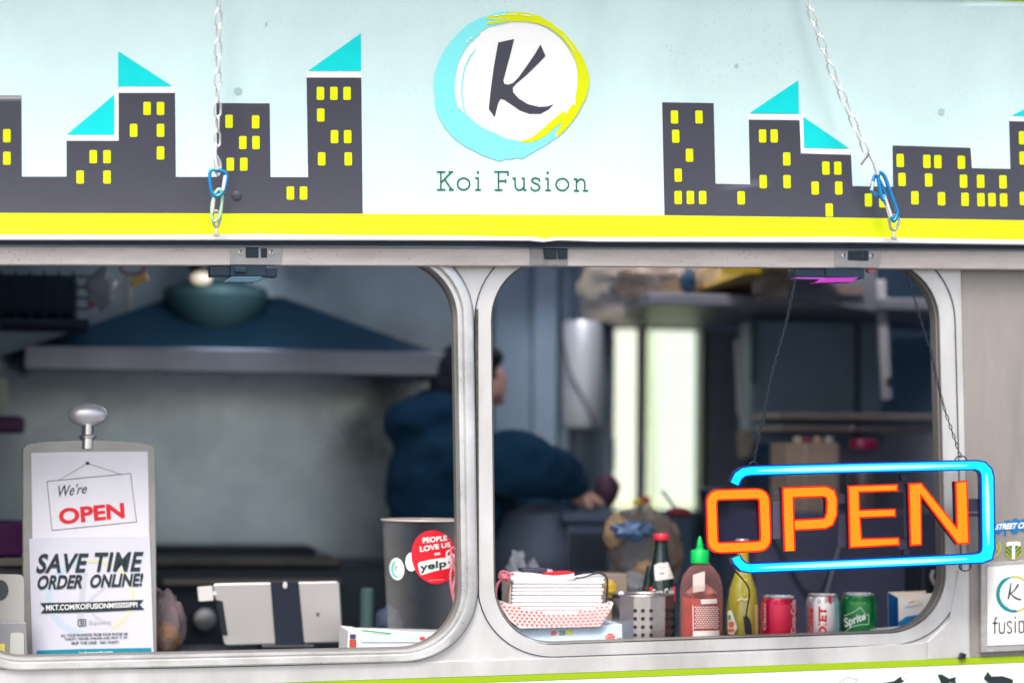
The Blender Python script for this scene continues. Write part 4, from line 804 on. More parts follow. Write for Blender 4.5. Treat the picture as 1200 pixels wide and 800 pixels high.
tag(recenter(obj('cardboard_box', pbox(704, 672, 735, 760, 0.42, 0.5), mat('dull cardboard', (0.30, 0.24, 0.19), 0.7), None, bevel=0.003)), 'dull brown cardboard box between the napkin tray and the utensil cup', 'box')
tag(recenter(obj('mustard_packet', blob(at(716, 690, 0.4), 0.012, 0.02, 0.02, 0.3, seed=8), mat('mustard packet', (0.55, 0.38, 0.04), 0.5), None, smooth=True)), 'small mustard yellow packet above the cardboard box beside the napkins', 'packet')
# ================================================================ person at the back, facing right
def skin(name, nodes, edges, m, parent, sub=2, rootn=0):
    me = bpy.data.meshes.new(name); me.from_pydata([tuple(n[0]) for n in nodes], edges, [])
    o = bpy.data.objects.new(name, me); COL.objects.link(o)
    sk = o.modifiers.new('skin', 'SKIN'); sk.use_smooth_shade = True
    for i, n in enumerate(nodes):
        v = me.skin_vertices[0].data[i]; r_ = n[1]; v.radius = (r_, r_) if not isinstance(r_, tuple) else r_
        v.use_root = (i == rootn)
    sb = o.modifiers.new('sub', 'SUBSURF'); sb.levels = sub; sb.render_levels = sub
    dg = bpy.context.evaluated_depsgraph_get(); new = bpy.data.meshes.new_from_object(o.evaluated_get(dg))
    bpy.data.objects.remove(o); bpy.data.meshes.remove(me)
    for p in new.polygons: p.use_smooth = True
    new.name = name; return link(name, new, m, parent)
YH = 1.28
per = thing('person', Vector((at(540, 600, YH).x, YH, 0.42)), 'person in a navy hooded sweatshirt seen from behind with head down, reaching right', 'person')
def pp(x, y, dy=0.0): return at(x, y, YH + dy)
M_skin = mat('skin', (0.62, 0.36, 0.31), 0.5, sss=0.1)
M_hood = mat('navy fleece', (0.002, 0.042, 0.100), 0.95, var=0.15, scale=18, bump=0.3, bscale=120)
M_hair = mat('dark hair', (0.006, 0.012, 0.022), 0.7, bump=0.5, bscale=150)
hip = pp(530, 790); fl0 = 0.42
N = [(hip, 0.13), (pp(528, 700), 0.12), (pp(528, 600), 0.13), (pp(530, 530), 0.07), (pp(542, 490), 0.055), (pp(555, 466), (0.065, 0.07)), (pp(557, 440), (0.085, 0.09)), (pp(552, 421), (0.065, 0.07)),
     # near arm
     (pp(545, 545, -.15), 0.045), (pp(602, 548, -.24), 0.042), (pp(648, 560, -.17), 0.032), (pp(676, 580, -.14), 0.024), (pp(686, 584, -.14), (0.016, 0.030)),
     # far arm
     (pp(530, 545, .15), 0.045), (pp(590, 575, .2), 0.032), (pp(640, 590, .14), 0.022), (pp(660, 586, .09), 0.018),
     # legs
     (Vector((hip.x, hip.y - .10, hip.z - .10)), 0.085), (Vector((hip.x + .03, hip.y - .11, .78)), 0.06), (Vector((hip.x - .01, hip.y - .11, fl0 + .08)), 0.04), (Vector((hip.x + .14, hip.y - .12, fl0 + .03)), 0.03),
     (Vector((hip.x, hip.y + .10, hip.z - .10)), 0.085), (Vector((hip.x + .03, hip.y + .11, .78)), 0.06), (Vector((hip.x - .01, hip.y + .11, fl0 + .08)), 0.04), (Vector((hip.x + .14, hip.y + .12, fl0 + .03)), 0.03),
     # nose, ear
     (pp(594, 452), 0.012), (pp(549, 448, -.085), 0.012)]
E = [(0, 1), (1, 2), (2, 3), (3, 4), (4, 5), (5, 6), (6, 7), (3, 8), (8, 9), (9, 10), (10, 11), (11, 12), (3, 13), (13, 14), (14, 15), (15, 16), (0, 17), (17, 18), (18, 19), (19, 20), (0, 21), (21, 22), (22, 23), (23, 24), (6, 25), (6, 26)]
k0 = len(N); palm = 12
for j, (dx, dy_, ln) in enumerate(((13, -.030, 1.0), (15, -.010, 1.1), (14, .010, 1.0), (11, .028, .8))):
    a = N[palm][0] + Vector((0, dy_, 0)); b = pp(686 + dx * ln, 586, -.14) + Vector((0, dy_, 0)); c = pp(686 + (dx + 5) * ln, 593, -.14) + Vector((0, dy_ * 1.05, 0))
    N += [(b, 0.0085), (c, 0.007)]; E += [(palm, len(N) - 2), (len(N) - 2, len(N) - 1)]
N += [(pp(688, 591, -.19), 0.010), (pp(695, 595, -.20), 0.008)]; E += [(palm, len(N) - 2), (len(N) - 2, len(N) - 1)]
skin('body', N, E, M_skin, per)
def loft(rings):
    vfs = []
    V, Fc = [], []; seg = 28
    for c, rx, ry in rings:
        for k in range(seg):
            q = 2 * math.pi * k / seg; V.append(c + Vector((rx * math.cos(q), ry * math.sin(q), 0)))
    for i in range(len(rings) - 1):
        for k in range(seg):
            a_ = i * seg + k; b_ = i * seg + (k + 1) % seg; Fc.append((a_, b_, b_ + seg, a_ + seg))
    return V, Fc + [tuple(range(seg - 1, -1, -1)), tuple(range((len(rings) - 1) * seg, len(rings) * seg))]
def fuse(name, vf, m, parent, voxel=0.012, it=12):
    me = bpy.data.meshes.new(name); me.from_pydata([tuple(v) for v in vf[0]], [], vf[1])
    o = bpy.data.objects.new(name, me); COL.objects.link(o)
    bm = bmesh.new(); bm.from_mesh(me); bmesh.ops.recalc_face_normals(bm, faces=bm.faces); bm.to_mesh(me); bm.free()
    r_ = o.modifiers.new('r', 'REMESH'); r_.mode = 'VOXEL'; r_.voxel_size = voxel; r_.use_smooth_shade = True
    sm_ = o.modifiers.new('s', 'SMOOTH'); sm_.iterations = it; sm_.factor = 0.6
    new = bpy.data.meshes.new_from_object(o.evaluated_get(bpy.context.evaluated_depsgraph_get()))
    bpy.data.objects.remove(o); bpy.data.meshes.remove(me)
    for p in new.polygons: p.use_smooth = True
    from mathutils import noise
    for v in new.vertices:
        c = v.co; a = noise.noise(Vector((c.x * 9 + c.z * 5, c.y * 9, c.z * 16))) + 0.5 * noise.noise(Vector((c.x * 24, c.y * 24, c.z * 34)))
        v.co = c + v.normal * (0.014 * a)
    new.name = name; return link(name, new, m, parent)
mh = mpp(540, YH)
torso = loft([(pp(c_, y_), w_ * mh, d_) for y_, c_, w_, d_ in ((800, 528, 70, .17), (700, 528, 71, .175), (640, 529, 72, .18), (600, 530, 74, .19), (560, 527, 71, .205), (535, 525, 66, .205), (518, 524, 54, .18), (500, 528, 38, .10), (488, 534, 30, .075))])
arm1 = tube(smooth_path([pp(535, 545, -.13), pp(575, 545, -.22), pp(618, 545, -.25), pp(656, 556, -.18), pp(683, 576, -.14)], 4), [.088 + 0 * k for k in range(9)] + [.080, .075, .070, .063, .055, .049, .044, .040], seg=20)
arm2 = tube(smooth_path([pp(535, 545, .13), pp(590, 576, .21), pp(638, 588, .15), pp(672, 586, .08)], 4), [.088] * 5 + [.08, .072, .066, .06, .055, .052, .050, .046], seg=20)
hoodm = join(blob(pp(486, 494), 0.080, 0.13, 0.064, 0.18, 2.0, 24, 14, 5), blob(pp(472, 506), 0.042, 0.08, 0.034, 0.15, 2.0, 20, 12, 6), blob(pp(515, 480), 0.07, 0.12, 0.055, 0.12, 2, 20, 12, 7), blob(pp(545, 492), 0.075, 0.10, 0.03, 0.1, 2, 20, 12, 8))
fuse('hoodie', join(torso, arm1, arm2, hoodm), M_hood, per)
skin('trousers', [(pp(530, 770), 0.15), (N[17][0], 0.10), (N[18][0], 0.075), (N[19][0], 0.06), (N[21][0], 0.10), (N[22][0], 0.075), (N[23][0], 0.06)], [(0, 1), (1, 2), (2, 3), (0, 4), (4, 5), (5, 6)], M_navy, per)
for dy_ in (-.115, .115):
    obj('shoe', box(hip.x - .07, hip.x + .19, hip.y + dy_ - .045, hip.y + dy_ + .045, 0.419, 0.50), M_black, per, bevel=0.03)
hc = pp(547, 436)
def haircap():
    vf = blob(hc, 0.088, 0.088, 0.082, 0.06, 3, 28, 18, 3); return vf
obj('hair', join(haircap()), M_hair, per, smooth=True)
obj('nape_hair', blob(pp(530, 452), 0.060, 0.075, 0.062, 0.08, 3, 24, 14, 9), M_hair, per, smooth=True)
obj('fringe', blob(pp(572, 419), 0.040, 0.06, 0.028, 0.12, 3, 20, 12, 10), M_hair, per, smooth=True)
obj('lip', blob(pp(586, 470), 0.016, 0.02, 0.008, 0, seg=12, rings=8), M_skin, per, smooth=True)
obj('eye', blob(pp(581, 441, -.035), 0.008, 0.008, 0.006, 0, seg=10, rings=6), M_black, per, smooth=True)
ph = tag(recenter(obj('food_packet', blob(pp(711, 574, -.15), 0.032, 0.03, 0.044, 0.15, 2, 18, 12, 3), mat('dull purple foil', (0.08, 0.035, 0.07), 0.4), None, smooth=True)), 'dull purple packet held in the right hand of the person', 'packet')
# ================================================================ sill goods, right window
def lt(px, Y=0.0): return at(px, 600, Y).x
YN = 0.14
bx1 = thing('food_carton', sit(660, YN), 'flat pale blue carton under the checked napkin tray', 'box')
fy = flat(0.10)
obj('carton', prism([at(a, b, 0.10) for a, b in ((583, 734.5), (729, 731), (730, 775), (585, 778))], 0.16), M_carton, bx1, bevel=0.001)
decal('white_field', [poly([(586, 747.5), (645, 747.5), (650, 742), (728, 740), (729, 756), (586, 760)])], fy, 0.0012, mat('paler carton print', (0.62, 0.74, 0.82), 0.5), bx1)
decal('colour_patch', [rect(649, 741.2, 6, 5)], fy, 0.002, mat('coral print', (0.75, 0.15, 0.13), 0.5), bx1)
decal('colour_patch', [text("25", (655, 738.5), (662.5, 738), (662.5, 743.5), (655, 744), bold=0.04)], fy, 0.002, mat('moss print', (0.12, 0.28, 0.15), 0.5), bx1)
decal('colour_patch', [rect(667.5, 740.7, 6, 5)], fy, 0.002, mat('lemon print', (0.80, 0.72, 0.02), 0.5), bx1)
decal('round_mark', [rect(715, 746, 12, 9, 0.45)], fy, 0.002, mat('mark red', (0.75, 0.06, 0.05), 0.5), bx1)
decal('round_mark_line', [ribbon(arc(715, 746, 3.6, 2.4, 20, 300, 10), 0.7), ribbon([(710, 746), (719, 745.5)], 0.6)], fy, 0.003, mat('mark pink', (0.8, 0.45, 0.42), 0.5), bx1)
decal('dark_lettering', [text("kk", (723.5, 746), (729, 745.6), (729, 750), (723.5, 750.4), bold=0.02)], fy, 0.002, M_ink, bx1)
# paper tray (boat) with red checks
tray = thing('paper_tray', sit(650, YN), 'red and white checked paper food tray holding a stack of napkins', 'tray')
M_tray = mat('tray paper', (0.78, 0.66, 0.64), 0.6)
def traymap(px, py, off=0.0): return at(px, py, 0.085 - off)
topc = smooth_path([(585, 703, 0), (600, 708, 0), (620, 713.5, 0), (645, 716.5, 0), (668, 716.5, 0), (690, 713, 0), (704, 707.5, 0), (717, 704.5, 0)], 4)
front = [(p.x, p.y) for p in topc] + [(719, 706), (716, 714), (703, 733.5), (665, 734.8), (622, 735.5), (609, 735.8), (597, 726), (588, 712)]
fr_ = obj('front_side', prism([traymap(a, b) for a, b in front], 0.002), M_tray, tray)
obj('end_side', (lambda a, b, c, d: ([a, b, c, d], [(0, 1, 2, 3)]))(at(717, 704.5, 0.0865), at(703, 733.5, 0.0865), at(703, 733.5, 0.0865) + Vector((0, .11, .0)), at(717, 704.5, 0.0865) + Vector((0, .13, 0))), M_tray, tray)
obj('end_side', (lambda a, b, c, d: ([a, b, c, d], [(0, 1, 2, 3)]))(at(586, 703, 0.0865), at(608, 735.5, 0.0865), at(608, 735.5, 0.0865) + Vector((0, .11, .0)), at(586, 703, 0.0865) + Vector((0, .13, 0))), M_tray, tray)
obj('base', prism([at(609, 733, 0.087), at(703, 731, 0.087), at(703, 734, 0.087), at(609, 735.8, 0.087)], 0.11), M_tray, tray)
chk = []
def inside(x, y, P):
    c_ = False; j = len(P) - 1
    for i in range(len(P)):
        if (P[i][1] > y) != (P[j][1] > y) and x < (P[j][0] - P[i][0]) * (y - P[i][1]) / (P[j][1] - P[i][1]) + P[i][0]: c_ = not c_
        j = i
    return c_
for i in range(30):
    for j in range(9):
        x = 586 + i * 5.7 + (2.85 if j % 2 else 0); y = 706 + j * 3.75 + 0.0022 * (x - 652)**2 * -0.35
        x2 = x + (y - 720) * 0.05
        if all(inside(x2 + a, y + b, front) for a, b in ((1.6, 0), (-1.6, 0), (0, 1.4), (0, -1.4))):
            chk.append(poly([(x2 - 1.9, y), (x2 - .2, y - 1.25), (x2 + 1.9, y - .2), (x2 + .2, y + 1.1)]))
ck = decal('check_print', chk, traymap, 0.0008, mat('tray red', (0.62, 0.10, 0.13), 0.55), fr_); ck['kind'] = 'stuff'
decal('check_lines', [ribbon([(x, 707 + abs(x - 652) * -.02), (x + 22, 734)], 0.35) for x in range(596, 690, 6)] , lambda a, b, off=0: traymap(a, min(b, 734.5), off), 0.0004, mat('tray pink', (0.75, 0.42, 0.42), 0.6), fr_)['kind'] = 'stuff'
nap = thing('napkin_stack', sit(650, 0.15), 'tall stack of folded white napkins standing in the checked tray', 'napkins')
M_nap = mat('white napkin', (0.80, 0.78, 0.80), 0.85, bump=0.1, bscale=30)
nz0, nz1 = at(650, 728, 0.10).z, at(650, 680, 0.10).z; nn = 11; nx0, nx1 = at(600, 700, 0.10).x, at(707, 700, 0.10).x
for k in range(nn):
    h = (nz1 - nz0) / nn; j = random.uniform(-.0012, .0012)
    vf = box(nx0 + j, nx1 + j * 2 - (0.004 if k % 3 == 0 else 0), 0.094 + random.uniform(0, .002), 0.20, nz0 + k * h + .0006, nz0 + (k + 1) * h)
    me_o = obj('napkin', vf, M_nap, nap, bevel=0.0035, seg=3)
    me_o.rotation_euler = (0, 0, 0)
side = obj('folded_edge', box(nx0 - .006, nx0 - .001, 0.10, 0.19, nz0, nz1 - .004), mat('kraft edge', (0.45, 0.38, 0.34), 0.7), nap, bevel=0.002)
top1 = thing('paper_packets', at(640, 672, 0.12), 'flat red edged white paper packets lying on top of the napkin stack', 'packets')
obj('packet', prism(smooth_path([at(*p, 0.097) for p in ((598, 677.5), (606, 672), (622, 671), (650, 674), (673, 671.5))], 4) + smooth_path([at(*p, 0.097) for p in ((672, 678.5), (650, 680.5), (620, 680.5), (599, 680.5))], 4), 0.08), mat('glossy white paper', (0.78, 0.77, 0.78), 0.4), top1)
obj('red_edge', prism([at(*p, 0.099) for p in ((636, 670.5), (673, 670), (673, 673), (655, 674), (640, 672.5))], 0.07), M_red, top1)
obj('dark_wallet', pbox(612, 665.5, 641, 670.5, 0.12, 0.17), mat('dark navy card', (0.03, 0.035, 0.07), 0.5), top1, bevel=0.002)
obj('grey_end', pbox(641, 667, 648, 671, 0.12, 0.16), mat('grey pink card', (0.4, 0.3, 0.36), 0.5), top1, bevel=0.002)
tag(recenter(obj('loose_strap', tube(smooth_path([at(x, y, 0.10) for x, y in ((674, 677), (684, 676), (693, 673), (702, 671.5), (709, 674), (712, 682), (711, 700), (708.5, 712))], 5), 0.0019), M_black, None, smooth=True)), 'thin black strap lying over the right end of the napkin stack', 'strap')
tag(recenter(obj('loose_napkin', prism([at(*p, 0.105) for p in ((674, 678), (690, 674.5), (705, 673), (709, 676), (706, 680), (676, 681))], 0.07), M_nap, None)), 'loose top napkin under the thin black strap', 'napkin')
tw2 = thing('baker_twine', at(588, 675, 0.10), 'pink and white twine knotted at the left end of the napkin stack', 'twine')
twine('strand', [(593, 672), (588, 678), (583, 684), (581, 692), (581, 700)], 0.09, 0.0032, tw2)
obj('knot', blob(at(591, 675, 0.09), 0.013, 0.008, 0.011, 0.5, 3, 16, 10, 2), M_twine, tw2, smooth=True)
twine('strand', [(591, 674), (586, 671), (590, 669), (597, 672), (602, 672)], 0.085, 0.0026, tw2)
# perforated utensil cup
YU = 0.15
ux0, ux1 = lt(723, YU), lt(796, YU); ur = (ux1 - ux0) / 2; ucx = (ux0 + ux1) / 2; ucy = YU + ur * 0.6
uz = at(760, 697.5, YU).z - CZ
cupu = thing('utensil_cup', (ucx, ucy, CZ), 'perforated stainless utensil cup standing beside the red sauce bottle', 'cup')
M_ut = mat('perforated stainless', (0.62, 0.60, 0.60), 0.24, 0.95, rvar=0.08, scale=5, stretch=(3, 3, .2))
obj('wall', lathe([(ur - .002, 0.001), (ur, 0.0), (ur, uz), (ur - .002, uz), (ur - .0022, 0.004)], ucx, ucy, CZ, 12, cap=False), M_ut, cupu)
obj('rim', tube([Vector((ucx + ur * math.cos(a), ucy + ur * math.sin(a), CZ + uz)) for a in [i * 2 * math.pi / 12 for i in range(12)]], 0.0016, True), M_ut, cupu, smooth=True)
obj('base', lathe([(0.0001, 0.002), (ur - .003, 0.002), (ur - .003, 0.004), (0.0001, 0.004)], ucx, ucy, CZ, 12), M_ut, cupu)
cm = cylmap(ucx, ucy, ur)
for px in (744.3, 753.3, 763, 781.8, 788.5):
    for py in (715.2, 724.5, 734.3, 743.7):
        decal('hole', [ell(px, py, 2.3 if px < 785 else 1.5, 2.3, 14)], cm, 0.0004, mat('hole dark', (0.015, 0.012, 0.02), 0.8), cupu)
tag(recenter(obj('white_spoon', blob(at(728, 695, 0.17), 0.007, 0.004, 0.005, 0, seg=12, rings=8), mat('white plastic', (0, 0, 0)), None, smooth=True)), 'white plastic spoon tip sticking out of the utensil cup', 'spoon')
def bottle(name, px, ytop, wpx, prof, Y, m, parent, seg=36, base=None):
    """profile in (half width fraction, height fraction of visible total)"""
    s_ = mpp(px, Y); x = lt(px, Y); r_ = wpx / 2 * s_; z1 = at(px, ytop, Y).z; z0 = CZ if base is None else base
    return obj(name, lathe([(max(a * r_, 0.0001), b * (z1 - z0)) for a, b in prof], x, Y, z0, seg), m, parent, smooth=True), x, r_, z0, z1
# tall cola bottle behind the cup
M_cglass = mat('green black cola glass', (0.008, 0.022, 0.022), 0.08, coat=0.6, ior=1.5)
cola = thing('cola_bottle', sit(772, 0.30), 'tall glass cola bottle with red cap and white neck label behind the utensil cup', 'bottle')
def dual(px1, ybase, px0, ytop): pass
YC = 0.30
_, bx_, br_, bz0, bz1 = bottle('glass', 775, 631, 34, [(0.9, 0), (1, .02), (1, .28), (0.95, .42), (0.96, .55), (0.8, .68), (0.52, .84), (0.42, .93), (0.42, 1)], YC, M_cglass, cola)
bottle('cap', 775, 625, 18, [(1, .0), (1.04, .08), (1.0, .8), (.9, 1), (.01, 1)], YC, mat('cap red', (0.62, 0.02, 0.05), 0.35), cola, base=at(775, 632.5, YC).z)
# lean the bottle as in the photograph
cmc = cylmap(bx_, YC, br_)
def conemap(prof_fn):
    def f(px, py, off=0.0):
        z = at(px, py, YC).z
        return cylmap(bx_, YC, prof_fn(z))(px, py, off)
    return f
def crad(z):
    t = (z - bz0) / (bz1 - bz0); P_ = [(0, .9), (.02, 1), (.28, 1), (.42, .95), (.55, .96), (.68, .8), (.84, .52), (.93, .42), (1.05, .42)]
    for (a, ra), (b, rb) in zip(P_, P_[1:]):
        if a <= t <= b: return br_ * (ra + (rb - ra) * (t - a) / (b - a))
    return br_ * .42
cmc = conemap(crad)
decal('neck_label', [poly([(766.5, 662), (771, 659.5), (783, 658.5), (786, 668), (789.5, 677), (780, 679), (768, 680), (767, 672)])], cmc, 0.0035, mat('cream label', (0.66, 0.62, 0.60), 0.6, var=0.15, scale=60), cola, cut=3)
decal('red_label', [poly([(761, 687.5), (790.5, 686.5), (791, 704), (761, 704)])], cmc, 0.0025, M_red, cola, cut=3)
decal('label_lettering', [text("Coca-Cola", (764, 690), (790, 688.5), (790, 697), (764, 698), bold=0.01)], cmc, 0.0034, M_white, cola, cut=-2)
cola2 = thing('cola_bottle', sit(762, 0.42), 'second cola bottle half hidden to the left of the tall red capped one', 'bottle')
bottle('glass', 763, 662, 22, [(0.9, 0), (1, .02), (1, .55), (0.8, .8), (0.5, .93), (0.4, 1)], 0.40, M_cglass, cola2)
decal('label', [poly([(757.5, 687), (765, 687), (765, 700), (757.5, 700)])], flat(0.37), 0.0, mat('grey lavender label', (0.38, 0.36, 0.42), 0.5), cola2)
# chilli sauce squeeze bottle
YS = 0.12
sri = thing('sauce_bottle', sit(822, YS), 'clear squeeze bottle of red chilli sauce with bright green cap', 'bottle')
M_scl = film('clear squeeze plastic', (0.66, 0.30, 0.27), 0.08, 0.05, bump=0.1, edge=0.4)
P_s = [(0.97, 0), (1.0, .03), (1.0, .62), (0.98, .74), (0.86, .86), (0.62, .94), (0.42, .975), (0.40, 1.0)]
_, sx, sr, sz0, sz1 = bottle('plastic', 822.5, 659, 49, P_s, YS, M_scl, sri)
_o, *_ = bottle('sauce', 822.5, 700, 46, [(0.0, 0.002), (0.97, 0.003), (1.0, .03), (1.0, 0.97), (0.98, 1.0), (0.0, 1.0)], YS, mat('red chilli sauce', (0.44, 0.045, 0.03), 0.35, var=0.35, scale=30, coat=0.3), sri)
bottle('residue', 822.5, 684, 42, [(0.75, 0), (0.85, .35), (0.7, .6), (0.3, 1.0)], YS + .004, mat('pale residue', (0.45, 0.15, 0.13), 0.4, var=0.7, scale=30), sri, base=at(822.5, 700, YS).z)
M_cap = mat('bright green cap', (0.0, 0.50, 0.10), 0.35)
bottle('cap', 820.5, 644, 21, [(1, 0), (1, .9), (.9, 1), (.01, 1)], YS, M_cap, sri, base=at(820.5, 659, YS).z, seg=18)
bottle('nozzle', 820.3, 628, 10, [(1.0, 0), (1.0, .12), (.7, .2), (.78, .35), (.5, .75), (.22, 1), (.01, 1)], YS, M_cap, sri, base=at(820.5, 644.3, YS).z, seg=18)
sm_ = cylmap(sx, YS, sr)
M_slab = mat('pale pink sauce print', (0.70, 0.62, 0.60), 0.5)
mesh_t = []
for j in range(11):
    for i in range(9):
        mesh_t.append(ell(815 + i * 3.1 + (1.5 if j % 2 else 0), 711 + j * 2.4, 1.15, 0.85, 6))
decal('print_field', mesh_t, sm_, 0.0008, M_slab, sri, cut=0)['kind'] = 'stuff'
decal('print_band', [poly([(821, 702), (840, 701), (840.5, 706.5), (822, 707.5)]), poly([(812, 739), (843, 738), (843, 745), (812, 746)]), ribbon([(812, 709), (812.5, 738)], 1.0)], sm_, 0.0010, M_slab, sri, cut=-3)
decal('painted_highlight', [poly([(812, 673), (826, 669), (826, 692), (812, 694)])], cylmap(sx, YS, sr * .93), 0.0006, mat('pale highlight tint', (0.66, 0.55, 0.52), 0.4), sri, cut=-3)  # pale highlight in the clear plastic, drawn as a print
# olive bottle with the sign's plug cord in front
YO = 0.17
ol = thing('soda_bottle', sit(871, YO), 'olive yellow glass soda bottle under the neon letter O', 'bottle')
M_ol = mat('olive yellow soda', (0.33, 0.29, 0.035), 0.12, coat=0.7, var=0.12, scale=12)
P_o = [(0.95, 0), (1, .03), (1, .28), (0.97, .42), (0.78, .62), (0.47, .76), (0.34, .88), (0.32, 1.0)]
_, ox, orr, oz0, oz1 = bottle('glass', 871, 640, 39, P_o, YO, M_ol, ol)
bottle('cap', 870, 631, 17, [(1, 0), (1.05, .1), (1, .8), (.85, 1), (.01, 1)], YO, mat('pale grey cap', (0.62, 0.64, 0.66), 0.35, 0.4), ol, base=at(870, 641, YO).z)
decal('label_mark', [ribbon([(864, 703), (869, 700.5), (873, 702.5), (878, 700)], 1.6), ribbon([(868, 680), (876, 678)], .8)], cylmap(ox, YO, orr * .97), 0.001, mat('pale yellow print', (0.72, 0.68, 0.38), 0.4), ol, cut=-2)
decal('side_label', [poly([(884, 708), (888, 708), (888.5, 744), (885, 744)])], cylmap(ox, YO, orr), 0.001, mat('pale tan print', (0.62, 0.50, 0.25), 0.5), ol)
tg = thing('price_tag', sit(857, 0.12), 'small white and orange tag clipped left of the olive bottle', 'tag')
obj('tag', pprism(rquad([(853, 716), (857, 714), (864, 735), (860, 743), (853, 742)], 2), 0.13, 0.004), mat('white tag', (0.70, 0.68, 0.66), 0.5), tg)
decal('orange_mark', [rect(857, 731, 7, 7, .3), rect(857, 738, 8, 4, .3)], flat(0.13), 0.001, mat('orange red print', (0.65, 0.12, 0.03), 0.5), tg)
decal('green_mark', [rect(855, 723, 3, 6, .3)], flat(0.13), 0.001, mat('green print', (0.05, 0.25, 0.08), 0.5), tg)
# soda cans
def can(px, ytop, w_, label, body, marks, Y):
    t = thing('soda_can', sit(px, Y), label, 'can', 'soda cans on the sill')
    r_ = w_ / 2 * mpp(px, Y); x = lt(px, Y); h = at(px, ytop, Y).z - CZ; k = h
    obj('body', lathe([(r_ * .82, 0), (r_ * .98, .06 * k), (r_, .10 * k), (r_, .85 * k), (r_ * .98, .88 * k), (r_ * .90, .94 * k), (r_ * .85, .965 * k)], x, Y, CZ, 44, cap=True), body, t, smooth=True)
    obj('lid', lathe([(r_ * .85, .962 * k), (r_ * .875, .972 * k), (r_ * .875, .995 * k), (r_ * .85, 1.0 * k), (r_ * .80, .99 * k), (r_ * .78, .965 * k), (0.0001, .965 * k)], x, Y, CZ, 44, cap=False), M_steel, t, smooth=True)
    obj('tab', box(x - .008, x + .008, Y - .012, Y + .012, CZ + .968 * k, CZ + .982 * k), M_steel, t, bevel=0.002)
    marks(cylmap(x, Y, r_), t); return t
M_cred = mat('metallic can red', (0.62, 0.005, 0.055), 0.28, 0.45, coat=0.4)
M_csil = mat('metallic can silver', (0.70, 0.68, 0.69), 0.28, 0.75, coat=0.2)
M_cgrn = mat('metallic can green', (0.0, 0.20, 0.045), 0.26, 0.45, coat=0.4)
def vtext(body, x0, y0, x1, y1, **k):          # reads upwards
    return text(body, (x0, y1), (x0, y0), (x1, y0), (x1, y1), **k)
def mk_red(mp, t):
    decal('lettering', [vtext("Coca-Cola", 927, 702, 932.3, 742, bold=0.03)], mp, 0.0006, mat('pink white print', (0.72, 0.5, 0.52), 0.4), t, cut=4)
    decal('lettering', [vtext("Classic", 894.5, 706, 897.5, 738, bold=0.03)], mp, 0.0006, MATS['pink white print'], t, cut=4)
def mk_diet(mp, t):
    decal('lettering', [vtext("DIET", 959, 710, 969, 745, bold=0.05)], mp, 0.0006, M_red, t, cut=4)
    decal('lettering', [vtext("Coke", 947.5, 712, 953, 742, bold=0.03)], mp, 0.0006, M_red, t, cut=4)
    decal('red_edge', [poly([(971, 698), (975, 698), (974, 708), (972, 706)])], mp, 0.0006, M_red, t)
    decal('teal_edge', [ribbon([(981, 704), (981.5, 742)], 1.5)], mp, 0.0006, M_teal, t)
def mk_sprite(mp, t):
    decal('lettering', [text("Sprite", (988.5, 724), (1014, 716), (1015, 728), (991, 738), bold=0.03)], mp, 0.0008, M_white, t, cut=-2)
    decal('outline_mark', [ribbon([(989, 721), (1000, 717), (1008, 711), (1011, 714.5), (1015, 720), (1018, 719.5), (1018, 731), (1008, 731.5), (998, 734), (990, 740)], 0.9)], mp, 0.0007, mat('pale green print', (0.55, 0.75, 0.55), 0.4), t, cut=-2)
    decal('small_lettering', [text("Lemon-Lime", (998, 704), (1015, 703.5), (1015, 707.5), (998, 708))], mp, 0.0007, mat('lime print', (0.35, 0.62, 0.1), 0.4), t, cut=-3)
can(913, 697.5, 40.5, 'bright red soda can, leftmost of the three cans on the sill', M_cred, mk_red, 0.125)
can(964.5, 695.5, 38.5, 'silver soda can with red lettering between the red and the green can', M_csil, mk_diet, 0.125)
can(1007, 694.5, 39.5, 'green lemon lime soda can, rightmost of the three cans on the sill', M_cgrn, mk_sprite, 0.125)
# open white and blue box in the corner
ob = thing('open_carton', sit(1075, 0.16), 'open white and blue cardboard box in the lower right window corner', 'box')
fo = flat(0.13)
obj('front', pprism([(1052.5, 700), (1110, 692), (1115, 760), (1054, 762)], 0.13, 0.0025), mat('white card', (0.74, 0.73, 0.72), 0.5), ob)
g0, g1, g2, g3 = at(1040.5, 693.5, 0.19), at(1052.3, 700, 0.1305), at(1054, 762, 0.1305), at(1042, 756, 0.19)
obj('side', ([g0, g1, g2, g3], [(0, 1, 2, 3)]), mat('royal blue card', (0.0, 0.10, 0.33), 0.45), ob)
obj('back', pprism([(1040.5, 693.5), (1085, 692), (1087, 760), (1042, 760)], 0.19, 0.002), mat('kraft inside', (0.52, 0.47, 0.40), 0.6), ob)
decal('swoosh', [poly([(1053.3, 728), (1062, 722), (1074, 720), (1088, 722), (1100, 728), (1084, 731.5), (1066, 733), (1053.6, 736)])], fo, 0.001, mat('swoosh blue', (0.0, 0.20, 0.52), 0.45), ob)
decal('faded_lettering', [ribbon([(1061, 711.5), (1064, 710), (1067, 711), (1071, 709.5), (1075, 709), (1081, 707.5)], [1.6, 2.0, 1.4, 2.0, 1.2, 1.6])], fo, 0.001, mat('soft blue print', (0.38, 0.42, 0.58), 0.5), ob)
decal('sun_mark', [ribbon(arc(1072, 708, 7, 4, 200, 270, 6), 1.0)], fo, 0.0012, mat('orange mark', (0.8, 0.3, 0.1), 0.5), ob)
decal('sun_mark', [ribbon(arc(1074, 708, 7, 4, 270, 340, 6), 1.0)], fo, 0.0012, mat('yellow mark', (0.8, 0.65, 0.1), 0.5), ob)
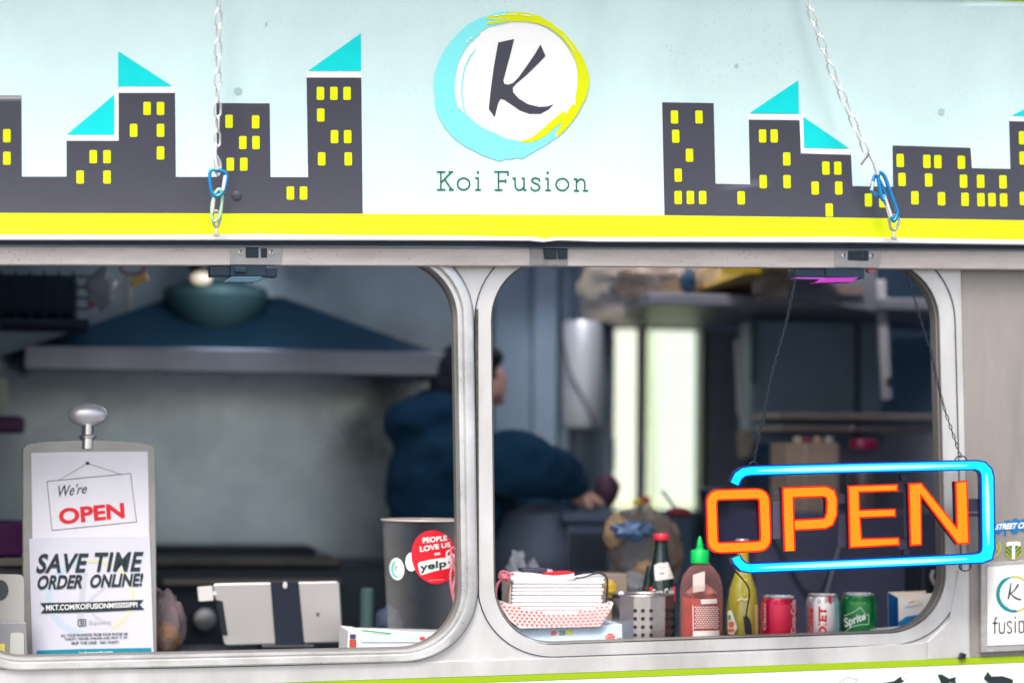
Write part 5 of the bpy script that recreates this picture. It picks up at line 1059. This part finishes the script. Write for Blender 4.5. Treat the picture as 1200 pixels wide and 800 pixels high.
tag(recenter(obj('white_slip', prism([at(*p, 0.05) for p in ((1026, 738.5), (1072, 735), (1074, 737), (1060, 741), (1026, 742))], 0.06), M_cwhite, None)), 'white paper slip lying on the sill under the open carton', 'paper')
# ================================================================ neon OPEN sign
YG = -0.105
fg = flat(YG)
def c5(L): return [(820 + x / 3.333, 500 + y / 3.333) for x, y in L]
sign = thing('open_sign', at(995, 605, YG), 'glowing orange OPEN sign in a bright blue neon frame hanging on two chains', 'sign')
def emis(name, c, s): return mat(name, (0.01, 0.01, 0.01), 0.9, emit=c, es=s, ior=1.02)
M_or = emis('orange glow', (1.0, 0.24, 0.004), 0.80); M_rd = emis('red glow', (0.95, 0.008, 0.0), 0.70)
M_cy = emis('cyan glow', (0.0, 0.62, 1.0), 0.85); M_bl = emis('blue glow', (0.0, 0.035, 0.50), 0.50); M_wc = emis('pale cyan glow', (0.40, 0.90, 1.0), 0.85)
M_case = mat('black sign plastic', (0.012, 0.012, 0.03), 0.3)
M_case2 = mat('smoky sign bracket', (0.07, 0.07, 0.12), 0.35)
def slabpoly(P, Y, d): return prism([at(a, b, Y) for a, b in P], d)
def ribslab(pts, w_, Y, d, closed=False):
    V2, fs = ribbon(pts, w_, closed); n = len(V2)
    V = [at(a, b, Y) for a, b in V2]; V += [v + Vector((0, d, 0)) for v in V]
    F_ = [f for f in fs] + [tuple(i + n for i in reversed(f)) for f in fs]; h = n // 2
    m = h if closed else h - 1
    for i in range(m):
        j = (i + 1) % h; F_ += [(i, i + n, j + n, j), (j + h, j + h + n, i + h + n, i + h)]
    if not closed: F_ += [(0, h, h + n, n), (h - 1, h - 1 + n, 2 * h - 1 + n, 2 * h - 1)]
    return V, F_
Ol = c5(rquad([(46, 266), (252, 260), (259, 465), (52, 473)], 34, 7))
Pl = c5([(352, 484), (346, 258)] ); Pc = c5([(351, 483), (349, 380)])
Pll = c5([(352, 482), (349, 380), (345, 257)] ); 
Ploop = c5([(352, 484), (347, 330), (345, 257), (420, 254), (490, 252), (510, 262), (517, 285), (516, 340), (505, 368), (488, 377), (420, 381), (372, 383)])
Eo = c5([(578, 228), (775, 222), (775, 252), (625, 257), (627, 322), (766, 318), (768, 351), (629, 357), (635, 434), (780, 430), (782, 463), (585, 474)])
No = c5([(815, 220), (866, 216), (1003, 388), (998, 213), (1046, 208), (1054, 456), (1008, 460), (866, 272), (869, 462), (822, 466)])
GW = 13.6
for nm, kind, g in (('O', 'c', Ol), ('P', 'o', Ploop), ('E', 'p', Eo), ('N', 'p', No)):
    if kind == 'p':
        face = obj('letter', slabpoly(inset(g, 1.75), YG - .0015, 0.0014), M_or, sign)
        obj('letter_rim', slabpoly(g, YG, 0.004), M_rd, face); obj('letter_case', slabpoly(g, YG + .0042, 0.020), M_case, face)
    else:
        cl = kind == 'c'
        gi = g if cl else g
        face = obj('letter', ribslab(g, GW - 3.5, YG - .0015, 0.0014, cl), M_or, sign)
        obj('letter_rim', ribslab(g, GW + .1, YG, 0.004, cl), M_rd, face); obj('letter_case', ribslab(g, GW + .1, YG + .0042, 0.020, cl), M_case, face)
FR = c5([(136, 222), (150, 192), (172, 176), (200, 171), (600, 160), (1080, 149), (1104, 155), (1120, 174), (1125, 200), (1128, 470), (1122, 500), (1100, 511), (1070, 514), (600, 535), (200, 551), (170, 546), (148, 524), (141, 508)])
FW = [12.5] * 6 + [14] + [15.5, 16.5, 16.5, 16, 14] + [12.5] * 6
tb_ = obj('neon_tube', ribslab(FR, [a - 3.4 for a in FW], YG - .0015, 0.0014), M_cy, sign)
obj('tube_rim', ribslab(FR, FW, YG, 0.005), M_bl, tb_); obj('tube_case', ribslab(FR, FW, YG + .0052, 0.018), M_case, tb_)
for seg_ in (FR[3:6], FR[7:10], FR[12:15]):
    a, b = Vector((*seg_[0], 0)), Vector((*seg_[-1], 0)); md_ = (a + b) / 2
    P_ = [(a.lerp(b, t)) for t in (0.03, 0.2, 0.5, 0.75, 0.96)]
    o_ = decal('tube_core', [ribbon([(p.x, p.y) for p in P_], [1.0, 4.2, 5.0, 4.0, 1.0])], fg, 0.0022, M_wc, tb_)
# brackets behind the letters
def bar(x0, y0, x1, y1, Y=0.0, d=0.004, m=None): 
    (a, b), (c, e) = c5([(x0, y0), (x1, y1)])
    return obj('bracket', prism([at(a, b, YG + .026 + Y), at(c, b, YG + .026 + Y), at(c, e, YG + .026 + Y), at(a, e, YG + .026 + Y)], d), m or M_case2, sign, bevel=0.0008)
for b_ in ((285, 292, 322, 438), (540, 262, 580, 300), (540, 345, 580, 470), (1052, 280, 1092, 330), (1052, 336, 1092, 350), (770, 215, 816, 256), (766, 440, 824, 478), (800, 262, 812, 430), (288, 250, 318, 264)):
    bar(*b_)
for b_ in ((60, 300, 240, 445),): obj('tinted_plate', slabpoly(c5([(62, 270), (240, 262), (246, 462), (66, 470)]), YG + .020, 0.002), film('smoked acrylic', (0.02, 0.02, 0.06), 0.30, 0.15), sign)
obj('tinted_plate', slabpoly(c5([(330, 195), (1100, 172), (1104, 490), (336, 512)]), YG + .0245, 0.0012), film('smoked acrylic pane', (0.02, 0.02, 0.05), 0.02, 0.12), sign)
for x, y in ((798, 196), (808, 489), (1080, 160)):
    px, py = c5([(x, y)])[0]; c = at(px, py, YG + .010)
    o = obj('stud', lathe([(0.001, 0), (0.007, 0), (0.007, 0.012), (0.001, 0.012)], 0, 0, 0, 16), M_case, sign, smooth=True); o.data.transform(Matrix.Translation(c) @ Matrix.Rotation(R(-90), 4, 'X'))
for (x, y, r_) in ((883, 545, 5), (1126, 539.5, 7), (1131, 663, 7)):
    obj('hanging_ring', tube([at(x + r_ * math.cos(a), y + (r_ * .8) * math.sin(a), YG + .014) for a in [i * math.pi / 8 for i in range(16)]], 0.0014, True), M_black, sign, smooth=True)
# plug cord running down from the sign
cord = thing('plug_cord', at(870, 680, YG), 'thin black power cord with inline switch hanging from the left end of the neon sign', 'cord')
obj('wire', tube(smooth_path([at(x, y, d) for x, y, d in ((858, 662, YG + .02), (862, 669, -.06), (870, 678, 0.02), (877, 688, 0.06), (878, 698, 0.09), (876, 710, 0.09), (874, 722, 0.09))], 6), 0.0017), M_black, cord, smooth=True)
obj('switch', pprism(rquad([(872.5, 722), (876.5, 721), (880.5, 730), (881.5, 743), (878, 745), (874.5, 741)], 2.2), 0.085, 0.012), M_black, cord, bevel=0.002)
# ================================================================ chains
def linkmesh(L, W, r_, seg=8):
    """an oblong chain link lying in the local XZ plane"""
    P_ = []
    a = (L - W) / 2; q = W / 2 - r_
    for i in range(7): t = math.pi * i / 6; P_.append(Vector((q * math.cos(t), 0, a + q * math.sin(t))))
    for i in range(7): t = math.pi + math.pi * i / 6; P_.append(Vector((q * math.cos(t), 0, -a + q * math.sin(t))))
    return tube(P_, r_, True, seg)
def chain(root, path, L, W, r_, m, name='link', spin0=0.0):
    """links along a polyline; each link turned 90 degrees to the next"""
    vf = linkmesh(L, W, r_); me = bpy.data.meshes.new(name); me.from_pydata([tuple(v) for v in vf[0]], [], vf[1])
    for p in me.polygons: p.use_smooth = True
    me.materials.append(m); pitch = L - 2 * r_ * 1.05
    P_ = [Vector(p) for p in path]; d = 0.0; ds = []
    for a, b in zip(P_, P_[1:]): ds.append((b - a).length)
    tot = sum(ds); n = int(tot / pitch); out = []
    for k in range(n):
        s_ = (k + 0.5) * pitch; i = 0
        while i < len(ds) - 1 and s_ > ds[i]: s_ -= ds[i]; i += 1
        t = (P_[i + 1] - P_[i]).normalized(); c = P_[i] + t * s_
        o = bpy.data.objects.new(name, me); COL.objects.link(o)
        q = t.to_track_quat('Z', 'Y') @ Euler((0, 0, spin0 + (math.pi / 2 if k % 2 else 0) + random.uniform(-.18, .18))).to_quaternion()
        o.rotation_mode = 'QUATERNION'; o.rotation_quaternion = q; o.parent = root; o.location = c - root.location; out.append(o)
    return out
M_chain = mat('bright zinc chain', (0.86, 0.85, 0.83), 0.25, 0.55)
s0 = mpp(255, -.16)
chL = thing('hanging_chain', at(254, 190, -.14), 'zinc chain hanging straight down over the left skyline of the awning panel', 'chain', 'awning chains')
chain(chL, [at(254.5, 172, -.135), at(255.5, 60, -.175), at(257, -60, -.24)], 20.5 * s0, 10.5 * s0, 1.25 * s0, M_chain, spin0=0.5)
chR = thing('hanging_chain', at(1020, 190, -.14), 'zinc chain slanting down to the right towards the blue carabiner by the right latch', 'chain', 'awning chains')
chain(chR, [at(1016, 180, -.14), at(975, 84, -.18), at(942, -8, -.22), at(925, -60, -.25)], 20.5 * s0, 11 * s0, 1.25 * s0, M_chain, spin0=0.3)
for (a, b, lab) in (((257, -60), -.24, 0), ((925, -60), -.25, 0)):
    pass
def carab(pts, Y, m, gate, gatem, label, r_=2.3):
    t = thing('carabiner', at(*pts[0], Y), label, 'carabiner', 'carabiners on the awning chains')
    P_ = smooth_path([at(x, y, Y + (d[0] if d else 0)) for x, y, *d in pts], 4, closed=True)
    obj('body', tube(P_, r_ * mpp(pts[0][0], Y), True, 10), m, t, smooth=True)
    obj('gate', tube([at(x, y, Y + (d[0] if d else 0)) for x, y, *d in gate], r_ * 1.15 * mpp(pts[0][0], Y), seg=10), gatem, t, smooth=True)
    return t
M_blue = mat('blue anodised aluminium', (0.03, 0.30, 0.68), 0.22, 0.75)
M_silv = mat('silver gate', (0.88, 0.87, 0.90), 0.2, 0.7)
M_grn = mat('pale green anodised', (0.45, 0.70, 0.45), 0.25, 0.5)
carab([(247, 200), (262, 201), (265.5, 207), (263, 222), (257, 229), (251, 229), (246.5, 220)], -.135, M_blue, [(264.5, 206), (261.5, 223)], M_silv, 'blue carabiner at the foot of the left awning chain')
carab([(258, 222), (260.5, 230), (259, 246), (256, 256), (250, 259), (248, 250), (249, 236), (253, 225)], -.125, M_grn, [(251.5, 229), (248.5, 249)], M_silv, 'pale green and silver carabiner between blue carabiner and left eyebolt', r_=2.0)
cc = thing('snap_link', at(254, 185, -.14), 'long silver link above the blue carabiner of the left chain', 'link')
obj('body', tube([at(252.5, 168, -.14), at(251.5, 182, -.142), at(254, 199, -.14)], 2.6 * s0, seg=10), M_silv, cc, smooth=True)
obj('eye', tube(smooth_path([at(252, 180, -.137), at(258, 192, -.13), at(256, 205, -.13), at(252, 200, -.13)], 4), 1.7 * s0, seg=8), M_silv, cc, smooth=True)
carab([(1029, 204), (1036, 206), (1042, 222), (1050, 243), (1051.5, 252), (1047, 259), (1044, 252), (1037, 236), (1033, 231)], -.135, M_blue, [(1036.5, 231), (1044, 254)], M_silv, 'long blue carabiner hooked into the right eyebolt')
carab([(1027, 206), (1023, 212), (1021.5, 222), (1026, 228), (1035, 231.5), (1038, 227)], -.128, M_blue, [(1022.8, 213), (1021.5, 223)], M_silv, 'small blue carabiner looped through the long blue one on the right chain', r_=1.9)
cr = thing('snap_link', at(1020, 190, -.14), 'silver snap hook with its gate open at the foot of the right chain', 'link')
obj('body', tube([at(1018, 178, -.14), at(1024, 190, -.142), at(1028.5, 205, -.14)], 2.6 * s0, seg=10), M_silv, cr, smooth=True)
obj('gate', tube([at(1018, 181, -.145), at(1014, 186, -.15), at(1009, 193, -.15)], 1.5 * s0, seg=8), mat('dark steel', (0.25, 0.22, 0.22), 0.35, 0.8), cr, smooth=True)
def eyebolt(px, ytop, ybot, w_, Y):
    t = obj('eyebolt', tube([at(px + (w_ / 2 + .0) * math.sin(a) * (0.75 if math.cos(a) < 0 else 1), (ytop + ybot - 6) / 2 - (ybot - ytop - 8) / 2 * math.cos(a), Y) for a in [i * math.pi / 10 for i in range(20)]], 1.9 * s0, True, 10), mat('eyebolt zinc', (0.55, 0.53, 0.50), 0.3, 0.8), truck, smooth=True)
    obj('eyebolt_shank', lathe([(2.2 * s0, 0), (2.2 * s0, 8 * s0), (3.8 * s0, 8.1 * s0)][:2] + [(1.8 * s0, 9 * s0)], at(px, ybot, Y).x, Y, at(px, ybot + 4.0, Y).z, 16), MATS['eyebolt zinc'], t, smooth=True)
    obj('eyebolt_nut', lathe([(4.6 * s0, 0), (4.6 * s0, 3 * s0)], at(px, ybot, Y).x, Y, at(px, ybot + 3.2, Y).z, 6), MATS['eyebolt zinc'], t)
eyebolt(253.5, 246, 273, 10, -.115)
eyebolt(1047.5, 251, 277, 13, -.115)
M_dch = mat('blackened chain', (0.008, 0.014, 0.028), 0.4, 0.2)
scl = thing('sign_chain', at(932, 330, -.05), 'thin dark chain from the right latch down to the left end of the neon sign', 'chain', 'sign chains')
chain(scl, [at(932.5, 326, -.035), at(921, 380, -.05), at(904, 440, -.07), at(892, 500, -.085), at(883, 543, YG + .014)], 7.6 * s0, 4.0 * s0, 0.62 * s0, M_dch)
scr = thing('sign_chain', at(1065, 318, -.05), 'thin dark chain crossing the right window frame down to the neon sign', 'chain', 'sign chains')
chain(scr, [at(1063, 316, -.03), at(1071, 348, -.035), at(1082, 385, -.045), at(1091, 412, -.05), at(1098, 445, -.06), at(1107, 480, -.075), at(1118, 512, -.085), at(1126, 536, YG + .014)], 7.6 * s0, 4.2 * s0, 0.65 * s0, M_dch)
# ================================================================ stickers and menu board on the wall
fw2 = flat(-0.0045)
mb = thing('menu_board', at(1190, 710, -.02), 'white framed board with circular brush logo on the wall right of the window', 'sign')
obj('frame', pprism([(1150, 659.5), (1300, 650), (1300, 757), (1150, 764)], -.018, 0.013), mat('brushed board edge', (0.50, 0.49, 0.48), 0.4, 0.6, var=0.25, scale=60), mb, bevel=0.001)
bd = obj('board', pprism([(1157, 664), (1300, 655.5), (1300, 750), (1157.5, 756)], -.0205, 0.002), mat('board white', (0.78, 0.77, 0.75), 0.45), mb)
fb_ = flat(-.0205)
def c8(L): return [(1120 + x / 5.71, 640 + y / 5.71) for x, y in L]
M_dt = mat('deep teal print', (0.0, 0.22, 0.25), 0.45, var=0.2, scale=200)
M_ol2 = mat('lime olive print', (0.42, 0.46, 0.03), 0.45)
decal('logo_ring', [ribbon(arc(1188.5, 695.5, 19, 20, 80, 262, 24), [2.0] + [3.4] * 4 + [4.2] * 16 + [3.2, 2.4, 1.4, 1.0])], fb_, 0.001, M_dt, bd)
decal('logo_ring', [ribbon(arc(1188.5, 695.5, 19, 20.5, -98, 86, 24), 2.0)], fb_, 0.001, M_ol2, bd)
decal('logo_brush', [ribbon(arc(1189, 695.5, 15, 16, 110, 235, 16), [.5] + [1.6] * 15 + [.4])], fb_, 0.0012, mat('grey teal print', (0.45, 0.58, 0.58), 0.5), bd)
decal('logo_letter', [ribbon(c8([(370, 240), (362, 300), (350, 352)]), [1.2, 2.4, 1.6]), ribbon(c8([(420, 250), (395, 290), (366, 315), (395, 340), (430, 355), (440, 345)]), [2.2, 1.4, .9, 1.8, 1.6, .5])], fb_, 0.0014, M_ink, bd)
FL = []
def s8(*p, w_=1.6): FL.append(ribbon(c8(p), w_))
# condensed lower case "fusion"
s8((262, 585), (262, 500), (266, 478), (280, 472)); s8((246, 512), (282, 510))
s8((292, 505), (292, 560), (300, 578), (318, 576), (326, 560), (327, 502), w_=1.5)
s8((376, 512), (362, 498), (346, 506), (346, 524), (362, 538), (374, 552), (372, 570), (358, 580), (344, 566), w_=1.4)
s8((398, 498), (399, 578)); FL.append(rect(*c8([(398, 474)])[0], 1.7, 2.4))
FL.append(ribbon(rquad(c8([(424, 498), (455, 496), (456, 572), (425, 574)]), 2.2), 1.5, True))
s8((482, 574), (480, 496)); s8((482, 512), (500, 494), (512, 508), (513, 572))
decal('fusion_lettering', FL, fb_, 0.0012, M_ink, bd)
cs = thing('sticker', at(1187, 644, -.005), 'round green and gold crest sticker with white axe above the menu board', 'sticker', None)
crest = decal('disc', [ell(1187.5, 644, 10.2, 11.4, 36)], fw2, 0.0008, mat('forest green sticker', (0.02, 0.12, 0.04), 0.45), cs)
decal('chevron', [ribbon([(1180, 639), (1187, 646)], 1.0), ribbon([(1179, 643), (1186, 650)], 1.0), ribbon([(1179.5, 648), (1185, 653.5)], 1.0), ribbon([(1195, 639), (1189, 645.5)], 1.0), ribbon([(1196, 643), (1190, 650)], 1.0), ribbon([(1195.5, 648), (1190.5, 653.5)], 1.0)], fw2, 0.0014, mat('gold sticker', (0.45, 0.42, 0.03), 0.5), crest)
decal('ring', [ribbon(arc(1187.5, 644, 9.8, 11, 0, 345, 30), 0.7, True)], fw2, 0.0014, MATS['gold sticker'], crest)
decal('axe', [poly([(1179.5, 635.5), (1184, 634.5), (1191, 634.3), (1195.5, 635), (1195.7, 639.3), (1192, 638.6), (1189.2, 638.5), (1189.5, 654.5), (1186, 654.6), (1186, 638.6), (1183, 638.8), (1179.8, 640)])], fw2, 0.0020, M_white, crest)
ys = thing('sticker', at(1169, 644, -.005), 'olive gold curved letter sticker left of the round crest', 'sticker')
decal('curved_mark', [ribbon([(1171, 634), (1172.5, 642), (1170, 649), (1165, 652), (1162, 650)], 1.6), ribbon([(1168, 637), (1168.5, 643)], 2.2)], fw2, 0.0008, M_ol2, ys)
ys2 = thing('sticker', at(1201, 646, -.005), 'olive gold letter sticker at the picture edge right of the round crest', 'sticker')
decal('curved_mark', [text("R", (1200, 634), (1212, 633), (1212, 654), (1200, 655), bold=0.03)], fw2, 0.0008, M_ol2, ys2)
bs = thing('sticker', at(1185, 617, -.005), 'blue splatter sticker with white slanted lettering beside the neon frame', 'sticker')
spl = [ell(1172, 617, 7, 5, 16), ell(1181, 613, 5, 4, 14), ell(1190, 612, 4.5, 5, 14), ell(1170, 622.5, 3.4, 3, 12), ell(1178, 624, 1.8, 4, 12), ell(1189, 621, 5, 4.4, 14), ell(1200, 615, 8, 7.5, 16), ell(1212, 615, 8, 6, 16), rect(1190, 617, 46, 6)]
sp_ = decal('splatter', spl, fw2, 0.0008, mat('splatter blue', (0.0, 0.15, 0.38), 0.4), bs); sp_['kind'] = 'stuff'
decal('lettering', [text("STREET CHEF", (1168.5, 613.5), (1212, 611), (1210, 618), (1166, 620.5), bold=0.03)], fw2, 0.0022, M_white, bs)
